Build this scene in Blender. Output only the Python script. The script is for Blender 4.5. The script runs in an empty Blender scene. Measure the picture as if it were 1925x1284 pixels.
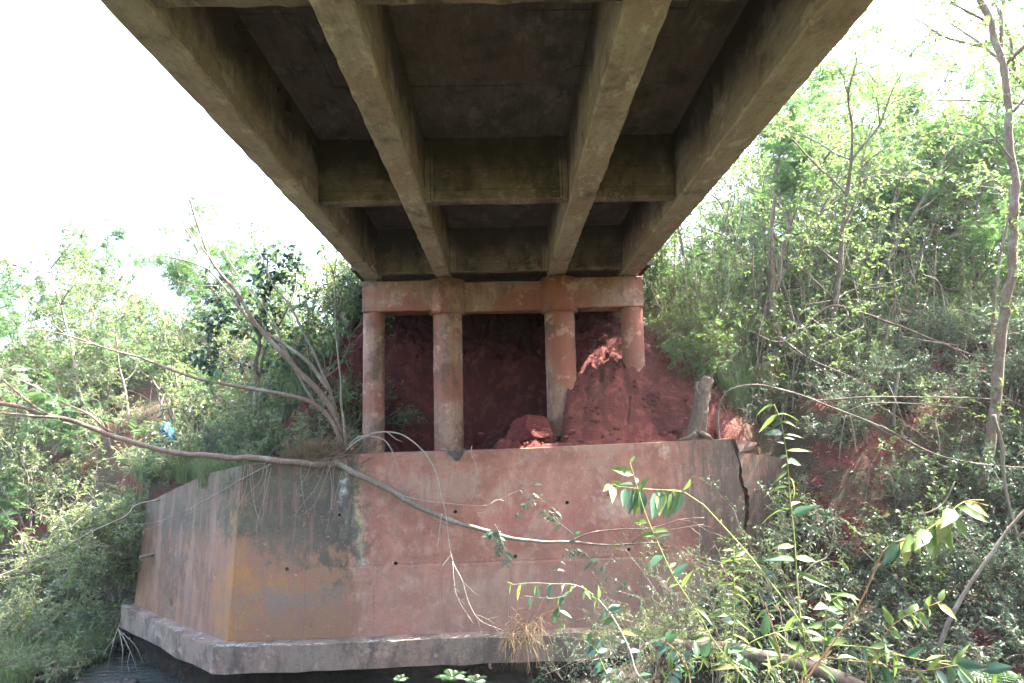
import bpy, bmesh, math, random
import numpy as np
from mathutils import Vector, Matrix, Euler
rng = np.random.default_rng(7)
random.seed(7)
S = bpy.context.scene
COL = S.collection
R = math.radians

# ------------------------------------------------------------------ camera, sky, sun, exposure
FOC = 1283.0
cam_d = bpy.data.cameras.new('camera')
cam_d.sensor_width = 36.0
cam_d.lens = 36.0 * FOC / 1925.0
cam_d.clip_start = 0.05
cam_d.clip_end = 2000.0
cam = bpy.data.objects.new('camera', cam_d)
COL.objects.link(cam)
PITCH, YAW, ROLL = R(7.22), R(-0.72), R(-1.3)
CM = (Matrix.Rotation(YAW, 3, 'Z') @ Matrix.Rotation(math.pi/2 + PITCH, 3, 'X') @ Matrix.Rotation(ROLL, 3, 'Z'))
cam.matrix_world = CM.to_4x4()
S.camera = cam

SUN_EL, SUN_AZ = R(53), R(76)          # azimuth clockwise from +Y (the far side) towards +X (right)
world = bpy.data.worlds.new('World')
S.world = world
world.use_nodes = True
wn = world.node_tree
wn.nodes.clear()
wo = wn.nodes.new('ShaderNodeOutputWorld')
wb = wn.nodes.new('ShaderNodeBackground')
ws = wn.nodes.new('ShaderNodeTexSky')
ws.sky_type = 'NISHITA'
ws.sun_disc = False
ws.sun_elevation = SUN_EL
ws.sun_rotation = SUN_AZ
ws.air_density = 1.0
ws.dust_density = 4.0
ws.ozone_density = 1.0
wb.inputs['Strength'].default_value = 0.15
wn.links.new(ws.outputs[0], wb.inputs[0])
wn.links.new(wb.outputs[0], wo.inputs[0])

sun_d = bpy.data.lights.new('sun', 'SUN')
sun_d.energy = 5.0
sun_d.angle = R(0.5)
sun_d.color = (1.0, 0.95, 0.86)
sun = bpy.data.objects.new('sun', sun_d)
COL.objects.link(sun)
sdir = Vector((math.sin(SUN_AZ)*math.cos(SUN_EL), math.cos(SUN_AZ)*math.cos(SUN_EL), math.sin(SUN_EL)))
sun.rotation_euler = (-sdir).to_track_quat('-Z', 'Y').to_euler()
sun.location = (30, 20, 40)

S.view_settings.view_transform = 'Standard'
S.view_settings.look = 'None'
S.view_settings.gamma = 1.0
S.view_settings.use_curve_mapping = False
S.view_settings.exposure = 4.0
S.render.engine = 'CYCLES'
S.cycles.use_denoising = True
S.cycles.max_bounces = 7
S.cycles.diffuse_bounces = 4
S.cycles.glossy_bounces = 2
S.cycles.transmission_bounces = 4
S.cycles.transparent_max_bounces = 6
S.cycles.caustics_reflective = False
S.cycles.caustics_refractive = False
S.cycles.sample_clamp_indirect = 6.0
S.cycles.volume_bounces = 1

def P(px, py, y):
    """the point of the place seen at a pixel of the 1925x1284 photograph, y metres ahead"""
    d = CM @ Vector(((px-962.5)/FOC, -(py-642)/FOC, -1.0))
    return np.array(d*(y/d.y))

# ------------------------------------------------------------------ node helper
class N:
    def __init__(s, name):
        s.m = bpy.data.materials.new(name)
        s.m.use_nodes = True
        s.t = s.m.node_tree
        s.t.nodes.clear()
        s.out = s.t.nodes.new('ShaderNodeOutputMaterial')
        s._obj = None
    def n(s, typ, **kw):
        x = s.t.nodes.new(typ)
        for k, v in kw.items():
            setattr(x, k, v)
        return x
    def put(s, sock, v):
        if v is None: return
        if isinstance(v, bpy.types.NodeSocket):
            s.t.links.new(v, sock)
        else:
            if sock.type == 'RGBA' and len(v) == 3: v = (*v, 1)
            sock.default_value = v
    def obj(s):
        if s._obj is None: s._obj = s.n('ShaderNodeTexCoord').outputs['Object']
        return s._obj
    def sep(s, v=None):
        x = s.n('ShaderNodeSeparateXYZ'); s.put(x.inputs[0], v or s.obj()); return x.outputs
    def map(s, scale=(1,1,1), loc=(0,0,0), v=None):
        x = s.n('ShaderNodeMapping'); s.put(x.inputs[0], v or s.obj())
        x.inputs['Scale'].default_value = scale; x.inputs['Location'].default_value = loc
        return x.outputs[0]
    def noise(s, scale, detail=4, rough=.55, v=None, dist=0):
        x = s.n('ShaderNodeTexNoise'); s.put(x.inputs['Vector'], v or s.obj())
        x.inputs['Scale'].default_value = scale; x.inputs['Detail'].default_value = detail
        x.inputs['Roughness'].default_value = rough; x.inputs['Distortion'].default_value = dist
        return x.outputs['Fac']
    def vor(s, scale, v=None, feature='F1'):
        x = s.n('ShaderNodeTexVoronoi', feature=feature); s.put(x.inputs['Vector'], v or s.obj())
        x.inputs['Scale'].default_value = scale
        return x.outputs['Distance']
    def math(s, op, a, b=None, c=None, clamp=False):
        x = s.n('ShaderNodeMath', operation=op, use_clamp=clamp)
        s.put(x.inputs[0], a); s.put(x.inputs[1], b)
        if c is not None: s.put(x.inputs[2], c)
        return x.outputs[0]
    def ss(s, v, a, b, lo=0., hi=1.):
        x = s.n('ShaderNodeMapRange', interpolation_type='SMOOTHSTEP')
        s.put(x.inputs['Value'], v)
        x.inputs['From Min'].default_value = a; x.inputs['From Max'].default_value = b
        x.inputs['To Min'].default_value = lo; x.inputs['To Max'].default_value = hi
        return x.outputs[0]
    def mix(s, f, a, b, mode='MIX'):
        x = s.n('ShaderNodeMix', data_type='RGBA', blend_type=mode)
        s.put(x.inputs[0], f); s.put(x.inputs[6], a); s.put(x.inputs[7], b)
        return x.outputs[2]
    def mul(s, *a):
        r = a[0]
        for b in a[1:]: r = s.math('MULTIPLY', r, b)
        return r
    def bump(s, h, strength=.4, dist=.02, normal=None):
        x = s.n('ShaderNodeBump'); s.put(x.inputs['Height'], h)
        x.inputs['Strength'].default_value = strength; x.inputs['Distance'].default_value = dist
        if normal is not None: s.put(x.inputs['Normal'], normal)
        return x.outputs[0]
    def bsdf(s, col, rough=.85, spec=.3, normal=None, **kw):
        x = s.n('ShaderNodeBsdfPrincipled')
        s.put(x.inputs['Base Color'], col); s.put(x.inputs['Roughness'], rough)
        s.put(x.inputs['Specular IOR Level'], spec)
        if normal is not None: s.put(x.inputs['Normal'], normal)
        for k, v in kw.items(): s.put(x.inputs[k], v)
        return x.outputs[0]
    def done(s, shader):
        s.t.links.new(shader, s.out.inputs['Surface']); return s.m

def blob(n, xz, cx, cz, rx, rz, wob, lo=.45, hi=1.2):
    """soft-edged patch of its own on a wall, in metres, 1 inside"""
    dx = n.math('DIVIDE', n.math('SUBTRACT', xz[0], cx), rx)
    dz = n.math('DIVIDE', n.math('SUBTRACT', xz[2], cz), rz)
    d = n.math('SQRT', n.math('ADD', n.mul(dx, dx), n.mul(dz, dz)))
    d = n.math('ADD', d, n.math('MULTIPLY', n.math('SUBTRACT', wob, .5), 4.2))
    return n.mul(n.ss(d, lo, hi, 1., 0.), n.ss(n.noise(3.4, 6, .7, n.map((1, 1, 1), (cx*3, 2, cz*5))), .36, .56))

# ------------------------------------------------------------------ materials
def mat_concrete(name, base, dark, red, red_amt, dark_lo=.5, dark_hi=.72, grain=(1, 1, 1), bump=.35, boards=None, mold_shade=False):
    n = N(name)
    w1 = n.noise(.9, 5, .6)
    w2 = n.noise(4.5, 6, .65, n.map(grain))
    w3 = n.noise(38, 4, .7)
    c = n.mix(n.ss(w2, .3, .7), base, tuple(.72*v for v in base))
    c = n.mix(n.mul(n.ss(w1, .42, .62), red_amt), c, red)
    c = n.mix(n.mul(n.ss(n.noise(1.7, 6, .7, n.map((1.3, 1, .8), (3, 7, 1))), dark_lo, dark_hi), .85), c, dark)
    c = n.mix(n.ss(w3, .57, .68), c, tuple(.5*v for v in base))
    c = n.mix(n.mul(n.ss(n.noise(14, 6, .75, n.map((1, .45, 1), (2, 8, 5))), .52, .6), .55), c, tuple(.55*v for v in base))
    c = n.mix(n.mul(n.ss(n.noise(3.3, 6, .72, n.map((1, .5, 1), (9, 1, 5))), .55, .64), .6), c, tuple(min(.6, 1.45*v) for v in base))
    c = n.mix(n.mul(n.ss(n.noise(9, 5, .7, n.map((1, .5, 1), (11, 2, 3))), .66, .74), .5), c, tuple(min(.62, 1.7*v) for v in base))
    h = n.math('ADD', n.mul(w2, .6), n.mul(w3, .8))
    if boards:
        ax, per = boards
        co = n.sep()[ax]
        saw = n.math('FRACT', n.math('DIVIDE', co, per))
        line = n.math('SUBTRACT', 1., n.ss(n.math('PINGPONG', saw, .5), 0, .05))
        h = n.math('SUBTRACT', h, n.mul(line, .8))
        c = n.mix(n.mul(line, .35), c, dark)
    if mold_shade:                                   # black mould plus the shade under the deck, painted darker upwards
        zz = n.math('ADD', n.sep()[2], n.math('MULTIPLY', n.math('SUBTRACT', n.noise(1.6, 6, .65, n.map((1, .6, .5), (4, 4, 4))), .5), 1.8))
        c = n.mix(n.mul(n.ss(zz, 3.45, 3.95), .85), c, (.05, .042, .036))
    # fine pock holes
    p = n.vor(26)
    pm = n.math('MULTIPLY', n.ss(p, .05, .12, 1., 0.), n.ss(n.noise(3), .5, .6))
    c = n.mix(n.mul(pm, .7), c, tuple(.35*v for v in base))
    h = n.math('SUBTRACT', h, pm)
    return n.done(n.bsdf(c, .88, .25, n.bump(h, bump, .02)))

M_girder = mat_concrete('girder concrete', (.35, .288, .245), (.09, .072, .062), (.25, .15, .118), .5, grain=(2.2, .35, 2.2), mold_shade=True)
M_web = mat_concrete('cross beam concrete', (.19, .146, .125), (.042, .033, .03), (.17, .095, .078), .55, .44, .62, grain=(.6, 1, 3), boards=(2, .31), mold_shade=True)
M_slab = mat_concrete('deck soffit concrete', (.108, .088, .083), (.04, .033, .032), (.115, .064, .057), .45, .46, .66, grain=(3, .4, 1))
M_pier = mat_concrete('pier concrete', (.27, .168, .126), (.085, .054, .041), (.21, .074, .052), 1., .5, .64, boards=(0, .115), grain=(2.5, 2.5, .35), bump=.5)
M_foot = mat_concrete('footing concrete', (.195, .152, .120), (.06, .05, .04), (.20, .115, .09), .5, .45, .62, grain=(2.2, 2.2, .5), bump=.6)

def mat_wall():
    n = N('red stained wall concrete')
    xz = n.sep()
    wob = n.noise(1.6, 6, .62)
    wob2 = n.noise(4.2, 6, .7, n.map((1, 1, .8), (5, 1, 9)))
    streak = n.noise(3.2, 5, .6, n.map((2.2, 1, .3), (1, 2, 3)), dist=.4)
    fine = n.noise(26, 5, .7)
    red, red2, tan = (.262, .122, .089), (.182, .074, .053), (.25, .172, .13)
    c = n.mix(n.ss(wob, .38, .62), red, red2)
    c = n.mix(n.mul(n.ss(n.noise(7, 6, .72, n.map((1, 1, 1.5), (6, 6, 1))), .5, .64), .5), c, (0.163, 0.080, 0.060))
    c = n.mix(n.mul(n.ss(wob2, .5, .66), .65), c, (0.289, 0.180, 0.140))
    c = n.mix(n.mul(n.ss(n.noise(.7, 4, .6, n.map((1, 1, 1.6), (2, 0, 4))), .5, .66), .6), c, tan)
    # lower lift of the pour is greyer
    c = n.mix(n.mul(n.ss(xz[2], -2.2, -2.9), n.ss(wob, .3, .6), .45), c, (0.252, 0.180, 0.140))
    # left part: algae-dark, brown grey
    edge = n.math('ADD', xz[0], n.math('MULTIPLY', n.math('SUBTRACT', wob2, .5), 1.3))
    left = n.ss(edge, -2.85, -2.55, 1., 0.)
    up = n.ss(n.math('ADD', xz[2], n.mul(wob2, .7)), -1.75, -1.35)
    base_l = n.mix(n.ss(wob, .38, .6), (.18, .102, .062), (.19, .095, .06))
    c = n.mix(left, c, base_l)
    algae = n.mul(left, up, n.ss(n.math('ADD', n.mul(streak, .5), n.mul(wob2, .9)), .44, .74))
    c = n.mix(n.mul(algae, .95), c, (0.056, 0.052, 0.036))
    c = n.mix(n.mul(left, up, n.ss(n.noise(2.3, 5, .6, n.map((1, 1, 1), (8, 8, 2))), .5, .68), .6), c, (0.111, 0.108, 0.068))
    for (bx, bz, rx, rz, col, k) in [
            (-3.0, -1.35, .3, .75, (0.052, 0.048, 0.040), .9), (-2.75, -2.0, .28, .5, (0.063, 0.056, 0.048), .85),
            (-3.5, -1.9, .55, .35, (0.074, 0.068, 0.052), .8),
            (-3.0, -1.05, .11, .35, (0.370, 0.376, 0.336), .85), (-2.98, -1.65, .09, .3, (0.370, 0.376, 0.336), .8),
            (-2.72, -1.6, .13, 1.0, (0.318, 0.288, 0.176), .6), (-2.66, -2.35, .2, .12, (0.370, 0.352, 0.304), .6),
            (-4.97, -2.2, .26, 1.25, (0.232, 0.125, 0.053), .5), (-4.55, -2.65, .65, .3, (0.253, 0.121, 0.040), .65),
            (-4.1, -2.75, .55, .22, (0.239, 0.121, 0.044), .55), (-4.45, -3.1, .5, .18, (0.218, 0.108, 0.044), .5),
            (-5.05, -3.3, .45, .3, (0.260, 0.121, 0.035), .65), (-5.2, -2.8, .35, .4, (0.246, 0.115, 0.035), .55),
            (-6.9, -2.3, .8, 1.1, (.065, .060, .052), .8), (-6.0, -1.3, .6, .4, (.09, .07, .05), .7), (-7.3, -1.7, .5, .4, (.09, .075, .055), .6), (-5.5, -2.2, .35, .8, (.19, .11, .08), .6),
            (-3.6, -1.25, .8, .6, (.055, .050, .038), .9), (-4.2, -1.3, .5, .8, (.075, .066, .046), .75), (-3.1, -1.8, .5, .9, (.05, .044, .036), .85), (-3.9, -2.0, .6, .5, (.08, .068, .052), .65),
            (-4.0, -2.95, .9, .3, (0.126, 0.112, 0.096), .7),
            (2.1, -1.5, .55, .22, (0.370, 0.272, 0.216), .7), (3.0, -.42, .14, .2, (0.407, 0.288, 0.224), .9),
            (-1.3, -2.35, 1.2, .1, (0.148, 0.080, 0.064), .35), (0.9, -1.75, 1.3, .35, (0.211, 0.062, 0.062), .5),
            (-1.9, -3.05, 1.6, .18, (0.192, 0.096, 0.072), .5)]:
        c = n.mix(n.mul(blob(n, xz, bx, bz, rx, rz, wob2), k), c, col)
    # right end: dark wet streaks down from the top
    rt = n.ss(n.math('ADD', xz[0], n.math('MULTIPLY', n.math('SUBTRACT', streak, .5), 1.5)), 3.3, 3.85)
    c = n.mix(n.mul(rt, n.ss(wob2, .3, .55), .9), c, (.085, .062, .048))
    c = n.mix(n.mul(rt, n.ss(streak, .5, .6), .7), c, (.045, .038, .032))
    c = n.mix(n.mul(rt, n.ss(n.noise(5, 5, .7, n.map((1.5, 1, .4), (7, 1, 7))), .55, .65), .55), c, (.17, .135, .11))
    # wing: vertical wash
    wing = n.ss(xz[0], -5.0, -5.7)
    c = n.mix(n.mul(wing, n.ss(n.math('ADD', n.mul(streak, .6), n.mul(wob, .6)), .52, .72), .7), c, (.085, .060, .040))
    c = n.mix(n.mul(wing, n.ss(n.noise(2.5, 3, .5, n.map((1.2, 1, .2), (4, 4, 4))), .52, .68), .5), c, (0.222, 0.144, 0.108))
    # drips below the top and the pour line
    drip = n.mul(n.ss(streak, .54, .64), .5)
    c = n.mix(drip, c, (0.163, 0.096, 0.076))
    c = n.mix(n.mul(n.ss(fine, .57, .68), .5), c, (0.111, 0.064, 0.048))
    c = n.mix(n.mul(n.ss(n.noise(12, 4, .7, n.map((1, 1, 1), (1, 3, 7))), .63, .7), .4), c, (0.370, 0.264, 0.216))
    joint = n.math('ADD', xz[2], n.math('MULTIPLY', n.math('SUBTRACT', wob2, .5), .08))
    jl = n.math('ABSOLUTE', n.math('ADD', joint, 2.42))
    right_of = n.ss(xz[0], -3.6, -2.8)
    jm = n.mul(n.ss(jl, .0, .03, 1., 0.), n.ss(wob, .38, .55), right_of)
    c = n.mix(n.mul(jm, .4), c, (0.126, 0.068, 0.052))
    c = n.mix(n.mul(n.ss(n.noise(60, 3, .7), .58, .66), .35), c, (.09, .05, .04))
    c = n.mix(n.mul(n.ss(n.noise(20, 5, .75, n.map((1, 1, .7), (3, 3, 9))), .57, .66), .3), c, (.27, .16, .125))
    # board joints, faint
    bj = n.math('PINGPONG', n.math('FRACT', n.math('DIVIDE', xz[0], 1.22)), .5)
    bm = n.ss(bj, 0, .012, 1., 0.)
    c = n.mix(n.mul(bm, .14), c, (0.148, 0.080, 0.064))
    pm = n.mul(n.ss(n.vor(17), .05, .11, 1., 0.), n.ss(n.noise(2.1, 3), .47, .6))
    c = n.mix(n.mul(pm, .75), c, (0.074, 0.044, 0.036))
    h = n.math('ADD', n.mul(wob2, .5), n.mul(fine, .8))
    h = n.math('SUBTRACT', n.math('SUBTRACT', h, n.mul(jm, .6)), n.math('ADD', n.mul(bm, .5), pm))
    h = n.math('ADD', h, n.mul(n.ss(xz[2], -2.40, -2.46), right_of))
    return n.done(n.bsdf(c, .85, .25, n.bump(h, .5, .02)))
M_wall = mat_wall()

def mat_soil():
    n = N('red laterite soil')
    w1, w2, w3 = n.noise(.8, 6, .65), n.noise(6, 6, .7), n.noise(45, 4, .7)
    c = n.mix(n.ss(w1, .35, .65), (.098, .023, .022), (.062, .016, .016))
    c = n.mix(n.mul(n.ss(w2, .5, .7), .6), c, (.15, .045, .038))
    c = n.mix(n.mul(n.ss(w3, .58, .72), .6), c, (.06, .018, .014))
    h = n.math('ADD', n.mul(w2, 1.), n.mul(w3, .5))
    return n.done(n.bsdf(c, .95, .15, n.bump(h, .8, .05)))
M_soil = mat_soil()

def mat_ground():
    n = N('red soil with dark litter')
    xz = n.sep()
    w1, w2, w3 = n.noise(.5, 6, .65), n.noise(5, 6, .7), n.noise(40, 4, .7)
    c = n.mix(n.ss(w1, .35, .65), (.098, .024, .022), (.062, .017, .016))
    c = n.mix(n.mul(n.ss(w2, .48, .62), .7), c, (.165, .052, .04))
    c = n.mix(n.mul(n.ss(w3, .55, .7), .6), c, (.05, .02, .015))
    # away from the sheltered, bare bank under the bridge the soil carries humus and litter
    away = n.math('MAXIMUM', n.ss(n.math('ABSOLUTE', xz[0]), 4.0, 5.5), n.math('MAXIMUM', n.ss(xz[1], 13.1, 12.6), n.ss(xz[2], -1.4, -2.2)))
    c = n.mix(n.mul(away, n.ss(n.noise(.9, 5, .6), .38, .5), .92), c, (.045, .038, .024))
    far = n.math('MAXIMUM', n.ss(xz[1], 24, 32), n.math('MAXIMUM', n.ss(xz[1], 6, 3), n.ss(n.math('ABSOLUTE', xz[0]), 14, 20)))
    c = n.mix(n.mul(far, .95), c, n.mix(n.ss(w2, .4, .6), (.045, .06, .022), (.075, .075, .035)))
    c = n.mix(n.mul(n.ss(xz[2], -2.9, -3.4), .97), c, n.mix(n.ss(w2, .4, .6), (.02, .016, .012), (.035, .028, .02)))  # shade under the footing put into the colour as near-black ground
    h = n.math('ADD', n.mul(w2, 1.), n.mul(w3, .5))
    return n.done(n.bsdf(c, .95, .15, n.bump(h, .8, .05)))
M_ground = mat_ground()

def mat_leaf(name, a, b, yellow, yl=.08, trans=.35, rough=.42, spec=.5, tcol=None, ):
    n = N(name)
    r = n.n('ShaderNodeNewGeometry').outputs['Random Per Island']
    o = n.n('ShaderNodeObjectInfo').outputs['Random']
    c = n.mix(n.ss(r, .0, .9), a, b)
    r2 = n.math('FRACT', n.math('ADD', n.mul(r, 37.7), o))
    c = n.mix(n.math('LESS_THAN', r2, yl), c, yellow)
    c = n.mix(n.mul(o, .35), c, tuple(.6*v for v in a))
    bs = n.bsdf(c, rough, spec)
    tr = n.n('ShaderNodeBsdfTranslucent')
    n.put(tr.inputs[0], n.mix(.6, c, tcol or (b[0]*1.7, b[1]*1.75, b[2]*1.15)))
    mx = n.n('ShaderNodeMixShader')
    mx.inputs[0].default_value = trans
    n.t.links.new(bs, mx.inputs[1]); n.t.links.new(tr.outputs[0], mx.inputs[2])
    return n.done(mx.outputs[0])
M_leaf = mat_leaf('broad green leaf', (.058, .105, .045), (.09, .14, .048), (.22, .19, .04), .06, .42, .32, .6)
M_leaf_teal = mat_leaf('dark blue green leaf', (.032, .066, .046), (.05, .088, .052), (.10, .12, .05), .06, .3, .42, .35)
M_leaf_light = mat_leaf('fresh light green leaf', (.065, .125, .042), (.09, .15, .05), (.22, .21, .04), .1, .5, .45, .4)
M_leaf_pale = mat_leaf('leaf paled as if sunlit', (.085, .125, .062), (.125, .165, .075), (.24, .22, .06), .08, .52, .35, .6)  # sunlight of the left bank put into a paler leaf colour
M_leaf_feather = mat_leaf('feathery green leaflet', (.055, .12, .05), (.075, .15, .05), (.14, .17, .04), .04, .4)
M_leaf_shoot = mat_leaf('yellow green shoot leaf', (.055, .105, .03), (.095, .145, .038), (.19, .18, .05), .16, .38, .5, .35)
M_leaf_shoot_dark = mat_leaf('glossy dark shoot leaf', (.025, .07, .042), (.045, .095, .055), (.06, .12, .06), .1, .25, .3, .6)
M_grass = mat_leaf('grass blade', (.05, .10, .045), (.08, .125, .055), (.22, .17, .10), .22, .35, .5)
M_dry = mat_leaf('dry straw', (.12, .08, .05), (.175, .122, .075), (.16, .10, .06), .3, .2, .8, .2)
M_litter = mat_leaf('fallen leaf', (.10, .055, .035), (.17, .10, .07), (.25, .17, .11), .3, .1, .5, .4, (.1, .06, .03))
M_fern = mat_leaf('fern leaflet', (.022, .055, .02), (.035, .075, .026), (.06, .09, .03), .1, .4)

def mat_bark(name, a, b, lich=None, gs=(6, 6, 1.2)):
    n = N(name)
    w = n.noise(5, 6, .7, n.map(gs)); w2 = n.noise(30, 4, .7); w3 = n.noise(2.6, 5, .65)
    c = n.mix(n.ss(w, .35, .65), a, b)
    c = n.mix(n.mul(n.ss(w2, .58, .72), .6), c, tuple(.45*v for v in a))
    if lich: c = n.mix(n.mul(n.ss(w3, .52, .62), .8), c, lich)
    return n.done(n.bsdf(c, .85, .3, n.bump(n.math('ADD', w, n.mul(w2, .5)), .6, .01)))
M_bark_red = mat_bark('reddish brown bark', (.10, .064, .048), (.15, .105, .08), (.18, .16, .135))
M_bark_grey = mat_bark('grey brown bark', (.10, .08, .063), (.155, .127, .10), (.19, .18, .15))
M_bark_pale = mat_bark('pale dead wood', (.17, .14, .12), (.245, .21, .18))
M_bark_dark = mat_bark('dark bark', (.085, .06, .045), (.14, .10, .075), (.2, .19, .15))
M_stump = mat_bark('pale stump bark', (.075, .053, .041), (.125, .092, .072), (.15, .13, .105))
M_stem_green = mat_bark('green shoot stem', (.16, .19, .05), (.21, .23, .07))
M_stem_red = mat_bark('red brown shoot stem', (.21, .095, .05), (.27, .14, .075))
M_root = mat_bark('earthy root mass', (.11, .065, .045), (.18, .12, .085))

def mat_plain(name, col, rough=.6, var=.35, sc=14, spec=.35):
    n = N(name)
    w = n.noise(sc, 5, .65)
    c = n.mix(n.ss(w, .3, .7), col, tuple(v*(1-var) for v in col))
    return n.done(n.bsdf(c, rough, spec, n.bump(w, .25, .01)))
M_pipe = mat_plain('dirty plastic pipe', (.34, .22, .15))
M_blue = mat_plain('blue plastic sheet', (.01, .065, .12), .6, .4, 9, .15)
M_rag = mat_plain('grey felt', (.17, .15, .14), .95, .5, 30)
M_chip = mat_plain('pale concrete chip', (.40, .36, .33), .9, .5, 20)
M_wire = mat_plain('rusty wire', (.09, .045, .03), .8)
M_asphalt = mat_plain('asphalt', (.05, .05, .05), .95)
M_stone = mat_plain('wet dark stone', (.03, .025, .022), .35, .5, 12)

def mat_water():
    n = N('murky stream water')
    w = n.noise(2.2, 4, .6, n.map((1, 2.2, 1)))
    w2 = n.noise(9, 3, .6)
    h = n.math('ADD', w, n.mul(w2, .35))
    c = n.mix(n.ss(w, .4, .6), (.04, .05, .048), (.055, .055, .048))
    return n.done(n.bsdf(c, .08, .5, n.bump(h, .8, .12), IOR=1.33))
M_water = mat_water()

# ------------------------------------------------------------------ mesh helpers
class Geo:
    def __init__(s): s.V, s.F, s.n = [], [], 0
    def add(s, V, *Fs):
        V = np.asarray(V, np.float32).reshape(-1, 3)
        for F in Fs:
            F = np.asarray(F, np.int64)
            if F.size: s.F.append(F + s.n)
        s.V.append(V); s.n += len(V)
        return s
    def empty(s): return s.n == 0
    def mesh(s, name, mat, smooth=False):
        me = bpy.data.meshes.new(name)
        V = np.concatenate(s.V)
        me.vertices.add(len(V)); me.vertices.foreach_set('co', V.ravel())
        tot = np.concatenate([np.full(len(F), F.shape[1], np.int64) for F in s.F])
        idx = np.concatenate([F.ravel() for F in s.F])
        me.loops.add(len(idx)); me.loops.foreach_set('vertex_index', idx.astype(np.int32))
        me.polygons.add(len(tot))
        me.polygons.foreach_set('loop_start', np.concatenate([[0], np.cumsum(tot)[:-1]]).astype(np.int32))
        me.polygons.foreach_set('use_smooth', np.full(len(tot), bool(smooth)))
        me.update(calc_edges=True); me.validate()
        if mat: me.materials.append(mat)
        return me

def norm(a): return a/np.maximum(1e-9, np.linalg.norm(a, axis=-1, keepdims=True))

def curve(pts, step=.12):
    """Catmull-Rom through the points"""
    p = np.asarray(pts, float)
    if len(p) < 2: return p
    q = np.vstack([2*p[0]-p[1], p, 2*p[-1]-p[-2]])
    out = []
    for i in range(1, len(q)-2):
        k = max(1, int(np.ceil(np.linalg.norm(q[i+1]-q[i])/step)))
        t = np.linspace(0, 1, k, endpoint=False)[:, None]
        a, b, c, d = q[i-1], q[i], q[i+1], q[i+2]
        out.append(.5*((2*b)+(-a+c)*t+(2*a-5*b+4*c-d)*t*t+(-a+3*b-3*c+d)*t**3))
    out.append(p[-1:])
    return np.vstack(out)

def tube(g, pts, r0, r1, sides=6, step=.12, wob=.12, smooth_curve=True, cap=True):
    p = curve(pts, step) if smooth_curve else np.asarray(pts, float)
    n = len(p)
    if n < 2: return
    t = np.gradient(p, axis=0); t = norm(t)
    ref = np.array([.31, .17, .93]) if abs(t[0][2]) < .8 else np.array([.93, .3, .1])
    u = norm(np.cross(t, ref)); v = np.cross(t, u)
    rad = np.linspace(r0, r1, n) if np.isscalar(r0) else np.interp(np.linspace(0, 1, n), np.linspace(0, 1, len(r0)), r0)
    rad = rad*(1+rng.uniform(-wob, wob, n))
    if n > 6 and wob >= .07:
        ph = rng.uniform(0, 50); aa = np.arange(n)*step
        rad = rad*(1+.22*(fbm(np.stack([aa*3+ph, 0*aa, 0*aa], -1), 3)-.45)+.10*np.exp(-((np.mod(aa*1.7+ph, 1.)-.5)/.06)**2)*(rng.random(n) < .8))
        off = (fbm(np.stack([aa*2.2+ph, 0*aa+5, 0*aa], -1)[:, None, :]+np.arange(3)[None, :, None]*9.1, 3)-.5)
        off[0] = off[-1] = 0
        p = p+off*np.minimum(.12, rad*2.2)[:, None]
    a = np.linspace(0, 2*np.pi, sides, endpoint=False)
    if sides >= 10:
        ang = np.stack([np.cos(a)[None, :]*2.2+0*rad[:, None], np.sin(a)[None, :]*2.2+0*rad[:, None], (np.arange(n)*step)[:, None]*3.+0*a[None, :]], -1)+20
        rad2 = rad[:, None]*(1+.75*(fbm(ang, 4, .6)-.5))
    else: rad2 = np.repeat(rad[:, None], sides, 1)
    V = p[:, None, :]+rad2[:, :, None]*(np.cos(a)[None, :, None]*u[:, None, :]+np.sin(a)[None, :, None]*v[:, None, :])
    i = np.arange(n-1)[:, None]*sides; j = np.arange(sides)[None, :]; k = (j+1) % sides
    F = np.stack([i+j, i+k, i+sides+k, i+sides+j], -1).reshape(-1, 4)
    g.add(V.reshape(-1, 3), F)
    if cap:
        for s, o in ((0, 1), (n-1, 0)):
            idx = g.n-n*sides+s*sides+np.arange(sides)
            if o: idx = idx[::-1]
            g.F.append(idx[None, :])
    return p

def box(g, x0, x1, y0, y1, z0, z1):
    V = [(x, y, z) for z in (z0, z1) for y in (y0, y1) for x in (x0, x1)]
    g.add(V, [(0, 2, 3, 1), (4, 5, 7, 6), (0, 1, 5, 4), (2, 6, 7, 3), (0, 4, 6, 2), (1, 3, 7, 5)])

def sweep_y(g, prof, ys, jit=.006):
    """closed x,z profile (counter-clockwise seen from -Y) swept along Y with chipped, uneven edges"""
    prof = np.asarray(prof, float); m = len(prof); n = len(ys)
    V = np.zeros((n, m, 3)); V[:, :, 0] = prof[None, :, 0]; V[:, :, 2] = prof[None, :, 1]; V[:, :, 1] = np.asarray(ys)[:, None]
    V[:, :, 0] += rng.normal(0, jit, (n, m)); V[:, :, 2] += rng.normal(0, jit, (n, m))
    i = np.arange(n-1)[:, None]*m; j = np.arange(m)[None, :]; k = (j+1) % m
    F = np.stack([i+j, i+k, i+m+k, i+m+j], -1).reshape(-1, 4)
    g.add(V.reshape(-1, 3), F)
    b = g.n-n*m
    g.F.append((b+np.arange(m)[::-1])[None, :]); g.F.append((b+(n-1)*m+np.arange(m))[None, :])

def rect_prof(x0, x1, z0, z1, c=.015):
    return [(x0+c, z0), (x1-c, z0), (x1, z0+c), (x1, z1), (x0, z1), (x0, z0+c)]

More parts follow.
